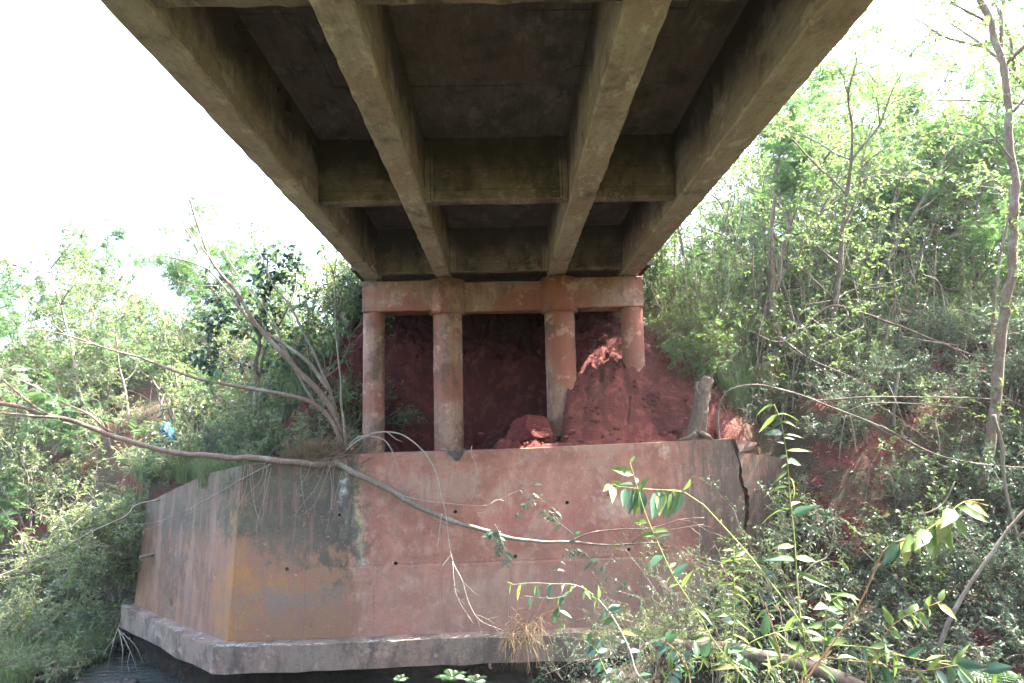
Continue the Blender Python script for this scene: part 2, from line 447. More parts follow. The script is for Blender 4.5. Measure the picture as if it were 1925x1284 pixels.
# value noise for shapes
_perm = np.random.default_rng(3).random((64, 64, 64))
def vnoise(p):
    p = np.asarray(p, float); i = np.floor(p).astype(int); f = p-i; f = f*f*(3-2*f)
    r = 0
    for dx in (0, 1):
        for dy in (0, 1):
            for dz in (0, 1):
                w = (f[..., 0] if dx else 1-f[..., 0])*(f[..., 1] if dy else 1-f[..., 1])*(f[..., 2] if dz else 1-f[..., 2])
                r = r+w*_perm[(i[..., 0]+dx) % 64, (i[..., 1]+dy) % 64, (i[..., 2]+dz) % 64]
    return r
def fbm(p, o=4, g=.5):
    p = np.asarray(p, float); a, s, t = 1., 0., 0.
    for k in range(o):
        s = s+a*vnoise(p*2**k+k*7.3); t += a; a *= g
    return s/t

# ------------------------------------------------------------------ object helpers
def thing(name, label, cat, loc=(0, 0, 0), group=None, rz=0., sc=1.):
    o = bpy.data.objects.new(name, None); COL.objects.link(o)
    o.location = loc; o.rotation_euler = (0, 0, rz); o.scale = (sc, sc, sc)
    o.empty_display_size = .2
    o['label'] = label; o['category'] = cat
    if group: o['group'] = group
    return o
def link(name, me, parent=None, mat4=None, label=None, kind=None):
    o = bpy.data.objects.new(name, me); COL.objects.link(o)
    if parent is not None: o.parent = parent
    if mat4 is not None: o.matrix_basis = mat4
    if label: o['label'] = label
    if kind: o['kind'] = kind
    return o
def wpart(name, me, root, label=None, kind=None):
    """a part whose mesh is in place coordinates, under an unrotated root"""
    o = link(name, me, root, None, label, kind)
    o.matrix_parent_inverse = Matrix.Translation(-root.location)
    return o
def structure(name, me):
    return link(name, me, None, None, None, 'structure')
def stuff(name, me, label, cat):
    o = link(name, me, None, None, label, 'stuff'); o['category'] = cat
    return o

# ------------------------------------------------------------------ terrain
def ss(t): t = np.clip(t, 0, 1); return t*t*(3-2*t)
WALL = np.array([(-8.45, 15.75), (-5.0, 12.75), (4.5, 13.2), (8.2, 16.5)])   # plan line of the abutment front
def back_dist(x, y):
    """metres behind (positive) the abutment line, continued as gentle banks on both sides"""
    xs = np.array([-60, -16, -8.45, -5.0, 4.5, 6.2, 8.2, 60]); ys = np.array([27, 17.5, 15.75, 12.75, 13.2, 13.75, 15.4, 30])
    yl = np.interp(x, xs, ys)
    sl = np.interp(x, [-9, -8, -5.2, -4.8, 4.3, 4.7, 8, 9], [.85, .75, .75, 1, 1, .74, .74, .8])
    return (y-yl)*sl
def soil_under(x, y):
    fl = np.interp(x, [-5, -1.6, .2, 1., 4.6], [-.95, -.85, -.35, -.3, -.28])
    front = ss((x-1.08)/.22)*np.minimum(np.maximum(0, y-13.42)*2.4, 1.15+.30*np.minimum(x-1.1, 1.9)+np.maximum(0, y-14.1)*.62)
    front = front*np.interp(x, [1, 2.9, 4.3, 6], [1, 1.0, .75, .8])
    yb = np.interp(x, [-5, -2.8, -1.6, 0, 1.2, 4], [15.0, 15.6, 15.9, 16.3, 16.2, 15.4])
    top = np.interp(x, [-5, -2.6, -1.5, 0, 1.6, 4], [2.2, 2.05, 1.95, 1.75, 1.9, 1.6])
    face = ss((y-yb)/.55)*(top-fl)+np.clip(y-yb-.5, 0, 6)*.55
    talus = np.clip(1-np.abs(y-yb+.1)/1.3, 0, 1)**1.4*.55*np.interp(x, [-2, 0, 1], [.3, 1, .5])
    return fl+np.maximum(np.maximum(front, face), talus)
def H(x, y):
    x = np.asarray(x, float); y = np.asarray(y, float)
    d = back_dist(x, y)
    near = -1.65-3.4*ss((y-2.6)/5.0)
    low = np.where(y < 8, near, -5.05)
    rr = ss((x-.6)/4.2)*1.25+np.maximum(0, x-3.6)*.36+np.clip(y-9.5, -3, 6)*.16*ss((x-2)/4)
    rr = rr+np.clip(x-9, 0, 30)*.15
    lb = np.maximum(0, -x-13)*.25*ss((14-y)/6)
    rr = rr+ss((x-4.7)/1.6)*ss((y-11.2)/2.2)*1.9
    low = low+np.where(y > 6, rr*ss((y-3)/4), rr*ss((y-3)/4))+lb
    low = low+.62*ss((d+1.7)/1.1)*ss((x+6.5)/2)
    low = np.minimum(low, 1.5)
    # the upper ground: bare soil under the bridge, banks beside it
    und = soil_under(np.clip(x, -5, 5), y)
    dl = np.maximum(0, d)
    lefth = -1.15+.46*dl+np.minimum(0, (x+8.4))*.06
    lefth = np.minimum(lefth, 4.4+.06*dl)
    righth = np.interp(x, [4.3, 6, 9, 20], [-.25, -.45, -.1, 1.0])+.5*dl
    righth = np.minimum(righth, 5.2+.1*dl)
    wl = ss((-x-3.4)/1.8); wr = ss((x-3.6)/1.9)
    high = und*(1-wl)*(1-wr)+lefth*wl+righth*wr
    # carriageway behind the deck
    high = np.where(np.abs(x) < 3.5, np.minimum(high, 4.15), high)
    w = np.interp(x, [-14, -8.9, -8.2, 4.7, 6.0, 9], [6, 3, .12, .12, 1.2, 4.5])
    k = ss((d-.12)/w)
    h = low*(1-k)+high*k
    return h
def Hn(x, y):
    x = np.asarray(x, float); y = np.asarray(y, float)
    h = H(x, y)
    p = np.stack([x, y, h*.7], -1)
    bare = ((y > 13.3) & (np.abs(x) < 6)).astype(float)
    rough = (fbm(p*1.1, 5, .55)-.5)*.5
    lump = ((fbm(p*np.array([2.2, 2.2, 1.3])+9, 5, .65)-.5)*.75+(fbm(p*7.+3, 4, .65)-.5)*.20)*bare
    crag = np.abs(fbm(p*np.array([1.7, 1.7, .8])+20, 4, .6)-.5)*-.8*bare*np.clip((h-.0)/1.0, 0, 1)*np.clip((4-h)/2, 0, 1)
    steep = np.where((np.abs(x) < 8) & (np.abs(back_dist(x, y)) < .3), 0, 1)
    return h+(rough+lump+crag)*steep

def axis_lines(segs):
    out = []
    for a, b, s in segs: out.append(np.arange(a, b, s))
    return np.unique(np.round(np.concatenate(out), 4))
gx = axis_lines([(-160, -60, 20), (-60, -14, 2), (-14, -5.5, .3), (-5.5, 5.5, .05), (5.5, 14, .2), (14, 60, 2), (60, 161, 20)])
gy = axis_lines([(-160, -40, 20), (-40, 2, 2), (2, 12.6, .3), (12.6, 13.3, .1), (13.3, 17.6, .05), (17.6, 22, .25), (22, 60, 2), (60, 161, 20)])
GX, GY = np.meshgrid(gx, gy, indexing='xy')
GZ = Hn(GX, GY)
nx, ny = len(gx), len(gy)
i = np.arange(ny-1)[:, None]*nx; j = np.arange(nx-1)[None, :]
g = Geo().add(np.stack([GX, GY, GZ], -1).reshape(-1, 3), np.stack([i+j, i+j+1, i+nx+j+1, i+nx+j], -1).reshape(-1, 4))
structure('ground', g.mesh('ground', M_ground, True))
def ground_z(x, y): return float(Hn(np.array([x]), np.array([y]))[0])
hz = N('lens glare veil')  # faint scattering volume added in place of lens glare
pv = hz.n('ShaderNodeVolumePrincipled'); pv.inputs['Color'].default_value = (.93, .97, 1, 1); pv.inputs['Density'].default_value = .0004; pv.inputs['Anisotropy'].default_value = .2
hz.t.links.new(pv.outputs[0], hz.out.inputs['Volume'])
WATER_Z = -4.72
g = Geo(); g.add([(-70, 4, WATER_Z), (30, 4, WATER_Z), (30, 40, WATER_Z), (-70, 40, WATER_Z)], [(0, 1, 2, 3)])
structure('water', g.mesh('water', M_water))

# ------------------------------------------------------------------ bridge deck
ZB, ZS = 3.18, 4.19
Y0, Y1 = -9.0, 14.62
bridge = thing('concrete_bridge', 'grey brown concrete girder bridge deck seen from below, resting on the red stained pier', 'bridge', (0, 14, ZB))
GIRD = [(-2.925, -2.605), (-1.40, -1.08), (.975, 1.335), (2.525, 2.91)]
ys = np.arange(Y0, Y1+.01, .14)
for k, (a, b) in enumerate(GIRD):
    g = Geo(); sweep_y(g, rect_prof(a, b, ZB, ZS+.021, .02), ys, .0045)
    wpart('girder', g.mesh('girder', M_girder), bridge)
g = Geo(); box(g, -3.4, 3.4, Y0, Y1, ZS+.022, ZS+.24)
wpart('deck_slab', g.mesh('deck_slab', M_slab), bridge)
g = Geo(); box(g, -3.3, 3.3, Y1+.02, 21, 3.5, ZS+.24)
wpart('approach_slab', g.mesh('approach_slab', M_slab), bridge)
g = Geo(); box(g, -3.38, 3.38, Y0, Y1+40, ZS+.245, ZS+.30)
for s in (-1, 1):
    g2 = Geo(); box(g2, s*3.3-.09, s*3.3+.09, Y0, Y1, ZS+.302, ZS+1.0)
    wpart('parapet', g2.mesh('parapet', M_girder), bridge)
structure('road', g.mesh('road', M_asphalt))
# soffit cast against panels: each panel its own piece, joints recessed
bays = [(GIRD[0][1]+.002, GIRD[1][0]-.002), (GIRD[1][1]+.002, GIRD[2][0]-.002), (GIRD[2][1]+.002, GIRD[3][0]-.002)]
DIAS = [-4.2, .4, 4.80, 9.55, 14.02]
for a, b in bays:
    cols = 3 if b-a > 1.5 else 2
    xs = np.linspace(a, b, cols+1)
    for q in range(len(DIAS)-1):
        yy = np.linspace(DIAS[q]+.112, DIAS[q+1]-.112, 4)
        for r_ in range(3):
            for c_ in range(cols):
                g = Geo(); dz = rng.uniform(0, .010)
                box(g, xs[c_]+.003, xs[c_+1]-.003, yy[r_]+.003, yy[r_+1]-.003, ZS-.002-dz, ZS+.018)
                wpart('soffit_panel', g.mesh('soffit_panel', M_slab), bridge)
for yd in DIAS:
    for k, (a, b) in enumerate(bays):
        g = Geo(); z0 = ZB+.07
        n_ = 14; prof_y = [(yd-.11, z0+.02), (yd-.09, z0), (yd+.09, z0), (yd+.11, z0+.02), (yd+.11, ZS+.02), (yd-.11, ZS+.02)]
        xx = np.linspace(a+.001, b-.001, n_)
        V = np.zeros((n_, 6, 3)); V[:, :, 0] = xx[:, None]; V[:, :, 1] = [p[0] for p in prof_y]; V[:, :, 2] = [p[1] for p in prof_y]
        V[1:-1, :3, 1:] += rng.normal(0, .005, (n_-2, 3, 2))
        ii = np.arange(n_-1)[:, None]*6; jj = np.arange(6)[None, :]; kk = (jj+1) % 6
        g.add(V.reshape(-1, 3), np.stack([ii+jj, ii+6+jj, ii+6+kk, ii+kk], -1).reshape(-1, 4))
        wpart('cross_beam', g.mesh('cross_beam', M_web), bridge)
        if k == 1:                                         # joint fillets at the ends of the middle beams
            for s, xe in ((1, a), (-1, b)):
                g = Geo(); box(g, min(xe+s*.004, xe+s*.075), max(xe+s*.004, xe+s*.075), yd-.165, yd-.112, z0-.02, ZS-.05)
                wpart('corner_strip', g.mesh('corner_strip', M_girder), bridge)
                g = Geo(); box(g, min(xe+s*.09, xe+s*.115), max(xe+s*.09, xe+s*.115), yd-.135, yd-.112, z0+.02, ZS-.08)
                wpart('corner_strip', g.mesh('corner_strip', M_girder), bridge)
        g = Geo(); box(g, a+.02, b-.02, yd-.125, yd-.112, z0+.05, z0+.085)
        wpart('formwork_ridge', g.mesh('formwork_ridge', M_web), bridge)
for (y_, z_, x_, s) in [(4.9, 3.9, .972, -1), (5.6, 3.97, .972, -1), (6.3, 3.95, .972, -1), (7.0, 3.9, .972, -1), (7.6, 3.99, .972, -1), (8.3, 3.96, .972, -1),
                        (5.2, 3.95, -1.077, 1), (6.1, 3.98, -1.077, 1), (7.2, 3.94, -1.077, 1), (8.1, 3.97, -1.077, 1), (8.8, 3.96, -1.077, 1), (6.4, 4.0, -2.602, 1), (7.4, 3.98, -2.602, 1)]:
    g = Geo(); tube(g, [(x_-s*.01, y_, z_), (x_+s*.06, y_+.01, z_+.01), (x_+s*rng.uniform(.1, .17), y_+rng.uniform(-.04, .04), z_+rng.uniform(-.06, .04))], .005, .004, 5)
    wpart('rebar_stub', g.mesh('rebar_stub', M_wire), bridge)
# water-worn holes where the outer girder meets the deck
for q in range(16):
    y_ = rng.uniform(4.6, 9.2); g = Geo()
    r_ = rng.uniform(.015, .04)
    tube(g, [(-2.61, y_, 4.0+rng.uniform(-.1, .06)), (-2.585, y_+r_*1.5, 4.01+rng.uniform(-.1, .06))], r_, r_*.6, 7)
    wpart('mortar_lump', g.mesh('mortar_lump', M_web), bridge)

# ------------------------------------------------------------------ pier
pier = thing('bridge_pier', 'red stained concrete pier of four round columns under a cap beam, in the eroded soil', 'pier', (0, 14.35, -1.2))
def cyl(g, cx, cy, r, z0, z1, sides=32, rings=None, jit=.002):
    zs = np.linspace(z0, z1, rings or max(2, int((z1-z0)/.15)))
    a = np.linspace(0, 2*np.pi, sides, endpoint=False)
    V = np.zeros((len(zs), sides, 3))
    rr = r+rng.normal(0, jit, (len(zs), sides))
    V[:, :, 0] = cx+rr*np.cos(a); V[:, :, 1] = cy+rr*np.sin(a); V[:, :, 2] = zs[:, None]
    i = np.arange(len(zs)-1)[:, None]*sides; j = np.arange(sides)[None, :]; k = (j+1) % sides
    g.add(V.reshape(-1, 3), np.stack([i+j, i+k, i+sides+k, i+sides+j], -1).reshape(-1, 4))
    b = g.n-len(zs)*sides
    g.F.append((b+np.arange(sides)[::-1])[None, :]); g.F.append((b+(len(zs)-1)*sides+np.arange(sides))[None, :])
CY = 14.32
for x_, r_ in ((-2.735, .225), (-1.175, .305), (1.2, .32), (2.74, .235)):
    g = Geo(); zt = 2.455 if abs(x_) < 2 else 3.10
    cyl(g, x_, CY, r_, -2.2, zt, jit=.003)
    wpart('column', g.mesh('column', M_pier, True), pier)
for x_, r_ in ((-1.175, .385), (1.2, .395)):
    g = Geo(); cyl(g, x_, CY, r_, 2.41, 3.135, 40)
    wpart('column_collar', g.mesh('column_collar', M_pier, True), pier)
def beam(x0, x1, y0, y1, z0, z1, name):
    g = Geo(); n_ = max(3, int((x1-x0)/.2)); xx = np.linspace(x0, x1, n_); c = .018
    pr = [(y0, z0+c), (y0+c, z0), (y1-c, z0), (y1, z0+c), (y1, z1-c), (y1-c, z1), (y0+c, z1), (y0, z1-c)]
    V = np.zeros((n_, 8, 3)); V[:, :, 0] = xx[:, None]; V[:, :, 1] = [p[0] for p in pr]; V[:, :, 2] = [p[1] for p in pr]
    V[:, :, 1:] += rng.normal(0, .003, (n_, 8, 2))
    ii = np.arange(n_-1)[:, None]*8; jj = np.arange(8)[None, :]; kk = (jj+1) % 8
    g.add(V.reshape(-1, 3), np.stack([ii+jj, ii+8+jj, ii+8+kk, ii+kk], -1).reshape(-1, 4))
    g.F.append(np.arange(8)[None, :]); g.F.append((g.n-8+np.arange(8)[::-1])[None, :])
    wpart(name, g.mesh(name, M_pier), pier)
beam(-2.93, -1.2, CY-.255, CY+.32, 2.47, 3.115, 'cap_beam')
beam(-1.0, 1.02, CY-.10, CY+.30, 2.46, 3.095, 'cap_beam')
beam(1.22, 2.95, CY-.255, CY+.32, 2.47, 3.118, 'cap_beam')
for a, b in GIRD:
    g = Geo(); box(g, a+.03, b-.03, CY-.14, CY+.2, 3.119, ZB-.002)
    wpart('bearing_pad', g.mesh('bearing_pad', M_web), pier)

# ------------------------------------------------------------------ abutment wall with wings and footing
abut = thing('abutment_wall', 'long red stained concrete abutment wall with splayed wings, below the bridge pier', 'retaining wall', (0, 13, -4))
def ribbon_solid(top, bot, thick, mat, name, root, nsub=1, jit=0., label=None):
    """a wall of thickness from front-top and front-bottom polylines; several columns, several rows"""
    top = np.asarray(top, float); bot = np.asarray(bot, float)
    m = len(top); rows = max(2, nsub+1)
    t = np.linspace(0, 1, rows)[:, None, None]
    Fv = bot[None]*(1-t)+top[None]*t
    d = np.gradient(top, axis=0); nrm = norm(np.stack([-d[:, 1], d[:, 0], 0*d[:, 0]], -1))
    Bv = Fv+nrm[None]*thick
    if jit: Fv[1:-1, 1:-1] += rng.normal(0, jit, Fv[1:-1, 1:-1].shape)*np.array([0, 1, 0])
    g = Geo(); V = np.concatenate([Fv.reshape(-1, 3), Bv.reshape(-1, 3)]); o = rows*m
    i = np.arange(rows-1)[:, None]*m; j = np.arange(m-1)[None, :]
    fr = np.stack([i+j, i+j+1, i+m+j+1, i+m+j], -1).reshape(-1, 4)
    bk = fr[:, ::-1]+o
    jj = np.arange(m-1); tb = (rows-1)*m
    tp = np.stack([tb+jj, tb+jj+1, o+tb+jj+1, o+tb+jj], -1); bt = np.stack([o+jj, o+jj+1, jj+1, jj], -1)
    ii = np.arange(rows-1)*m
    le = np.stack([ii, ii+m, o+ii+m, o+ii], -1); re = np.stack([ii+m-1, o+ii+m-1, o+ii+2*m-1, ii+2*m-1], -1)
    g.add(V, fr, bk, tp, bt, le, re)
    return g
def lerp(a, b, t): return np.asarray(a)*(1-t)+np.asarray(b)*t
TL, TR = np.array([-4.84, 12.78, -.57]), np.array([4.33, 13.2, -.30])
def wall_front(x, z):
    return np.array([x, 12.78+(x+4.84)*.42/9.17-.052*(-.4-z), z])
TL, TR = wall_front(-4.84, -.57), wall_front(4.33, -.30)
BL, BR = wall_front(-4.95, -3.62), wall_front(4.26, -3.62)
MB = [(-3.74, -.49), (-2.64, -.415), (-.25, -.40), (2.5, -.345)]
tops = [TL]+[wall_front(x, z) for x, z in MB]+[TR]
bots = [BL]+[wall_front(x, -3.62) for x, z in MB]+[BR]
g = ribbon_solid(tops, bots, .5, None, '', None, 1)
main_me = g.mesh('wall_panel', M_wall)
main = wpart('wall_panel', main_me, abut)
# weep holes: real holes, lined with a pipe
WEEP = [(638, 968), (856, 962), (1066, 945), (1275, 924), (539, 1070), (744, 1059), (969, 1046), (1182, 1033)]
cut = bmesh.new(); pipes = []
for (px, py) in WEEP:
    c = P(px, py, 12.9)
    c = P(px, py, wall_front(c[0], c[2])[1])
    pipes.append(c)
    bmesh.ops.create_cone(cut, cap_ends=True, segments=16, radius1=.043, radius2=.043, depth=.7,
                          matrix=Matrix.Translation((c[0], c[1]+.2, c[2])) @ Matrix.Rotation(R(90), 4, 'X'))
cme = bpy.data.meshes.new('cut'); cut.to_mesh(cme); cut.free()
cob = bpy.data.objects.new('cut', cme); COL.objects.link(cob)
md = main.modifiers.new('holes', 'BOOLEAN'); md.object = cob; md.operation = 'DIFFERENCE'; md.solver = 'EXACT'
dg = bpy.context.evaluated_depsgraph_get()
newme = bpy.data.meshes.new_from_object(main.evaluated_get(dg)); newme.name = 'wall_panel'
main.modifiers.clear(); main.data = newme
if not newme.materials: newme.materials.append(M_wall)
bpy.data.objects.remove(cob)
pg = Geo(); a = np.linspace(0, 2*np.pi, 16, endpoint=False); kk = (np.arange(16)+1) % 16; jj = np.arange(16)
ringV = np.concatenate([np.stack([r_*np.cos(a), np.full(16, yy), r_*np.sin(a)], -1) for r_, yy in ((.0425, 0), (.0425, -.006), (.036, -.006), (.036, .3))])
pg.add(ringV, *[np.stack([q*16+jj, q*16+kk, (q+1)*16+kk, (q+1)*16+jj], -1) for q in range(3)])
pg.F.append((48+np.arange(16))[None, :])
pme = pg.mesh('drain_pipe', M_pipe)
for c in pipes:
    wpart('drain_pipe', pme, abut).matrix_basis = Matrix.Translation(c)
# left wing
WTL, WBL = P(277, 945, 15.55), P(252, 1140, 15.5)
tops = [WTL, lerp(WTL, TL, .35)+[0, 0, .07], lerp(WTL, TL, .7)+[0, 0, .1], TL-[.004, 0, .0]]
bots = [WBL, lerp(WBL, BL, .35), lerp(WBL, BL, .7), BL-[.004, 0, 0]]
wpart('wing_wall', ribbon_solid(tops, bots, .4, None, '', None, 3).mesh('wing_wall', M_wall), abut)
g = Geo(); c = P(280, 1044, 15.0); tube(g, [c+[.15, .2, .01], c, c+[-.12, -.16, -.01]], .04, .035, 7)
wpart('wooden_peg', g.mesh('wooden_peg', M_bark_grey), abut)
# right wing, parted from the wall by a long crack
crack = [(1376, 826), (1383, 850), (1392, 872), (1391, 900), (1402, 930), (1404, 965), (1398, 1005), (1394, 1050), (1388, 1085), (1378, 1118), (1372, 1150)]
ck = np.array([P(px, py, 13.17-.0004*(py-826)) for px, py in crack])
wd = np.array([.05, .06, .075, .095, .11, .11, .095, .08, .06, .04, .02])
CT = np.array([P(1430, 838, 13.3), P(1600, 880, 16.3)])
lefts = ck+np.stack([-wd*.25, 0*wd, 0*wd], -1)
rights = ck+np.stack([wd*.75, 0*wd+.01, 0*wd], -1)
rights[:, 1] = 13.2+(rights[:, 0]-4.4)*.3-.03*(-.4-rights[:, 2])
# strip between the main panel and the crack
def strip(lft, rgt, thick, name, mat=M_wall):
    m = len(lft); V = np.concatenate([lft, rgt, lft+[0, thick, 0], rgt+[0, thick, 0]])
    i = np.arange(m-1)
    F = np.concatenate([np.stack([i+1, m+i+1, m+i, i], -1), np.stack([2*m+i, 3*m+i, 3*m+i+1, 2*m+i+1], -1),
                        np.stack([m+i+1, 3*m+i+1, 3*m+i, m+i], -1), np.stack([2*m+i+1, i+1, i, 2*m+i], -1)])
    F = np.concatenate([F, [[0, m, 3*m, 2*m]], [[m-1, 3*m-1, 4*m-1, 2*m-1][::1]]])
    g = Geo(); g.add(V, F)
    return g
tt = (ck[:, 2]-TR[2])/(BR[2]-TR[2])
ml = TR[None]*(1-tt[:, None])+BR[None]*tt[:, None]; ml = ml+[.003, 0, 0]
wpart('wall_edge', strip(ml, lefts, .42, '').mesh('wall_edge', M_wall), abut, 'wall end bordered by the long crack')
# broken edge, kept jagged by extra points
def jag(p, k=5, a=.014):
    q = curve(p, .06); q[1:-1] += rng.normal(0, a, len(q)-2)[:, None]*np.array([.95, .29, 0]); return q
rj = jag(rights[1:]); outer = np.stack([np.full(len(rj), 6.2), 13.2+1.8*.3-.03*(-.4-rj[:, 2]), rj[:, 2]-.25*np.linspace(1, 0, len(rj))], -1)
wpart('wing_wall', strip(rj, outer, .4, '').mesh('wing_wall', M_wall), abut, 'dark right wing beyond the crack')
lump = np.array([P(1382, 826, 13.2), P(1390, 850, 13.2)]); lump2 = np.array([P(1425, 832, 13.35), P(1412, 846, 13.3)])
wpart('broken_corner', strip(lump, lump2, .4, '').mesh('broken_corner', M_wall), abut, 'tilted broken top corner beside the crack')
# footing with ledge
FT = [P(228, 1140, 15.4), P(400, 1211, 12.3), P(560, 1203, 12.32), P(760, 1194, 12.4), P(980, 1184, 12.5), P(1250, 1170, 12.65), P(1420, 1158, 12.85)]
FT = [np.array([p[0], p[1], -3.62]) for p in FT]
FT2 = np.vstack([lerp(FT[k], FT[k+1], np.linspace(0, 1, 7)[:-1, None]) for k in range(len(FT)-1)]+[FT[-1][None]]); FT2[1:-1, :2] += rng.normal(0, .006, (len(FT2)-2, 2)); FB2 = FT2.copy(); FB2[:, 2] = -4.05+rng.normal(0, .012, len(FB2))
FT2[:, 2] += rng.normal(0, .008, len(FT2))
wpart('footing', ribbon_solid(FT2, FB2, 1.0, None, '', None, 2).mesh('footing', M_foot), abut)
# crumbled pale chips along the ledge
chips = Geo()
for q in range(420):
    t = rng.uniform(0, 1)**1.1*(len(FT2)-1)*.72
    if vnoise(np.array([t*.55, 3.3, 1.]))+rng.normal(0, .12) < .56: continue
    k = int(t); p = lerp(FT2[k], FT2[min(k+1, len(FT2)-1)], t-k)
    s = rng.uniform(.012, .04); c = p+np.array([rng.normal(0, .02), rng.uniform(.01, .2)**1.3, .012])
    V = (rng.normal(0, 1, (6, 3))*np.array([1.8, .9, .4])); V = norm(V)*np.array([1.6, .9, .45])*s+c
    chips.add(V, [(0, 1, 2), (0, 2, 3), (0, 3, 4), (0, 4, 1), (5, 2, 1), (5, 3, 2), (5, 4, 3), (5, 1, 4)])
o = wpart('crumbled_concrete', chips.mesh('crumbled_concrete', M_chip), abut, None, 'stuff')

# ------------------------------------------------------------------ boulders of soil, rag, bag, stump, log
def boulder(name, label, c, r, seed, mat, cat, sub=5, amp=.55, group=None):
    bm = bmesh.new(); bmesh.ops.create_icosphere(bm, subdivisions=sub, radius=1)
    V = np.array([v.co for v in bm.verts])
    d = 1+amp*(fbm(V*1.3+seed*5.1, 5, .55)-.5)*2
    if sub >= 5:
        lr = np.random.default_rng(seed+40); pl = norm(lr.normal(0, 1, (11, 3))*np.array([1, 1, .7])); hh = lr.uniform(.62, .95, 11)
        Vj = V+.16*(np.stack([fbm(V*2.3+q_*9+seed, 4, .6) for q_ in range(3)], -1)-.5)
        d = np.min(np.where(Vj@pl.T > .12, hh[None]/np.maximum(.12, Vj@pl.T), 9), 1)
        d = np.minimum(d, 1.25)+.16*(fbm(V*4+seed, 4, .65)-.5)+.06*(fbm(V*13+seed, 3, .6)-.5)
    V = V*d[:, None]*np.array(r)
    for v, p in zip(bm.verts, V): v.co = p
    me = bpy.data.meshes.new(name); bm.to_mesh(me); bm.free(); me.materials.append(mat)
    o = link(name, me); o.location = c; o['label'] = label; o['category'] = cat
    if group: o['group'] = group
    return o
boulder('soil_block', 'squat red earth block fallen at the foot of the half buried column', P(1000, 815, 13.75), (.5, .4, .30), 1, M_soil, 'earth block')
boulder('soil_block', 'tall cracked red earth block left of the dark hollow, on the slope by the stump', P(1190, 785, 13.8), (.2, .28, .36), 2, M_soil, 'earth block')
boulder('soil_block', 'large rounded red earth block below the rightmost column', P(1236, 752, 14.0), (.38, .4, .36), 3, M_soil, 'earth block')
boulder('soil_block', 'low red earth block on the wall top just left of the stump', P(1255, 785, 13.75), (.38, .32, .34), 4, M_soil, 'earth block')
for (px, py, r_, dep) in [(1075, 812, .07, 13.5), (1062, 822, .05, 13.4), (1245, 815, .08, 13.5), (1120, 790, .08, 13.6), (905, 815, .05, 13.7), (1160, 805, .06, 13.5)]:
    c = P(px, py, dep); boulder('soil_clod', 'small red soil clod lying on the slope above the wall', c, (r_*1.2, r_, r_*.7), px, M_soil, 'clod', 3, .5, 'small clods on the bare slope')
# rag
bm = bmesh.new(); q = 10
c0 = [P(838, 848, 12.83), P(876, 844, 12.83), P(868, 862, 12.80), P(857, 868, 12.79)]
grid = [[bm.verts.new(Vector(lerp(lerp(c0[0], c0[1], u/q), lerp(c0[3], c0[2], u/q), v/q)) + Vector((rng.normal(0, .012), -.02-abs(rng.normal(0, .015)), rng.normal(0, .01)))) for u in range(q+1)] for v in range(q+1)]
for v in range(q):
    for u in range(q): bm.faces.new((grid[v][u], grid[v][u+1], grid[v+1][u+1], grid[v+1][u]))
bmesh.ops.solidify(bm, geom=bm.faces[:], thickness=.008)
me = bpy.data.meshes.new('felt_rag'); bm.to_mesh(me); bm.free(); me.materials.append(M_rag)
o = link('felt_rag', me); o['label'] = 'torn grey rag hanging over the top edge of the red wall'; o['category'] = 'rag'
boulder('grey_stone', 'small grey stone lying on the wall top beside the rag', P(834, 845, 12.95), (.055, .05, .03), 5, M_rag, 'stone', 3, .4)
# blue bag caught in the left bushes
boulder('plastic_bag', 'bright blue plastic bag caught in the bushes beyond the left wing', P(312, 822, 16.0), (.20, .18, .31), 8, M_blue, 'bag', 4, .28)
# stones at the edge of the stream
for k, (px, py, dep, r_) in enumerate([(150, 1262, 13.6, .3), (205, 1272, 13.2, .22), (235, 1255, 13.6, .35), (60, 1240, 14.6, .3), (290, 1262, 13.4, .25)]):
    c = P(px, py, dep); boulder('stream_stone', 'dark wet stone at the edge of the stream below the left wing', (c[0], c[1], WATER_Z+.02), (r_*.8, r_*.65, r_*.42), 20+k, M_stone, 'stone', 4, .75, 'wet stones by the stream')

# stump
st = thing('tree_stump', 'pale broken tree stump standing on the right end of the wall top', 'stump', tuple(P(1312, 820, 13.35)))
g = Geo(); tube(g, [P(1304, 838, 13.5), P(1312, 805, 13.46), P(1317, 768, 13.44), P(1322, 735, 13.42), P(1333, 712, 13.44)], [.23, .17, .15, .145, .115], 0, 22, .03, .03)
wpart('trunk', g.mesh('trunk', M_stump, True), st)
for pts, r_ in (([P(1330, 725, 13.38), P(1338, 708, 13.35), P(1345, 700, 13.3)], .05), ([P(1314, 745, 13.36), P(1309, 728, 13.3), P(1311, 718, 13.27)], .045)):
    g = Geo(); tube(g, pts, r_, r_*.55, 8, .04); wpart('broken_limb', g.mesh('broken_limb', M_stump, True), st)
for pts in ([(1312, 812), (1295, 822), (1275, 828)], [(1316, 815), (1335, 826), (1345, 832)], [(1308, 815), (1300, 828), (1298, 834)]):
    g = Geo(); tube(g, [P(*p, 13.25) for p in pts], .06, .02, 8, .05); wpart('root', g.mesh('root', M_stump, True), st)

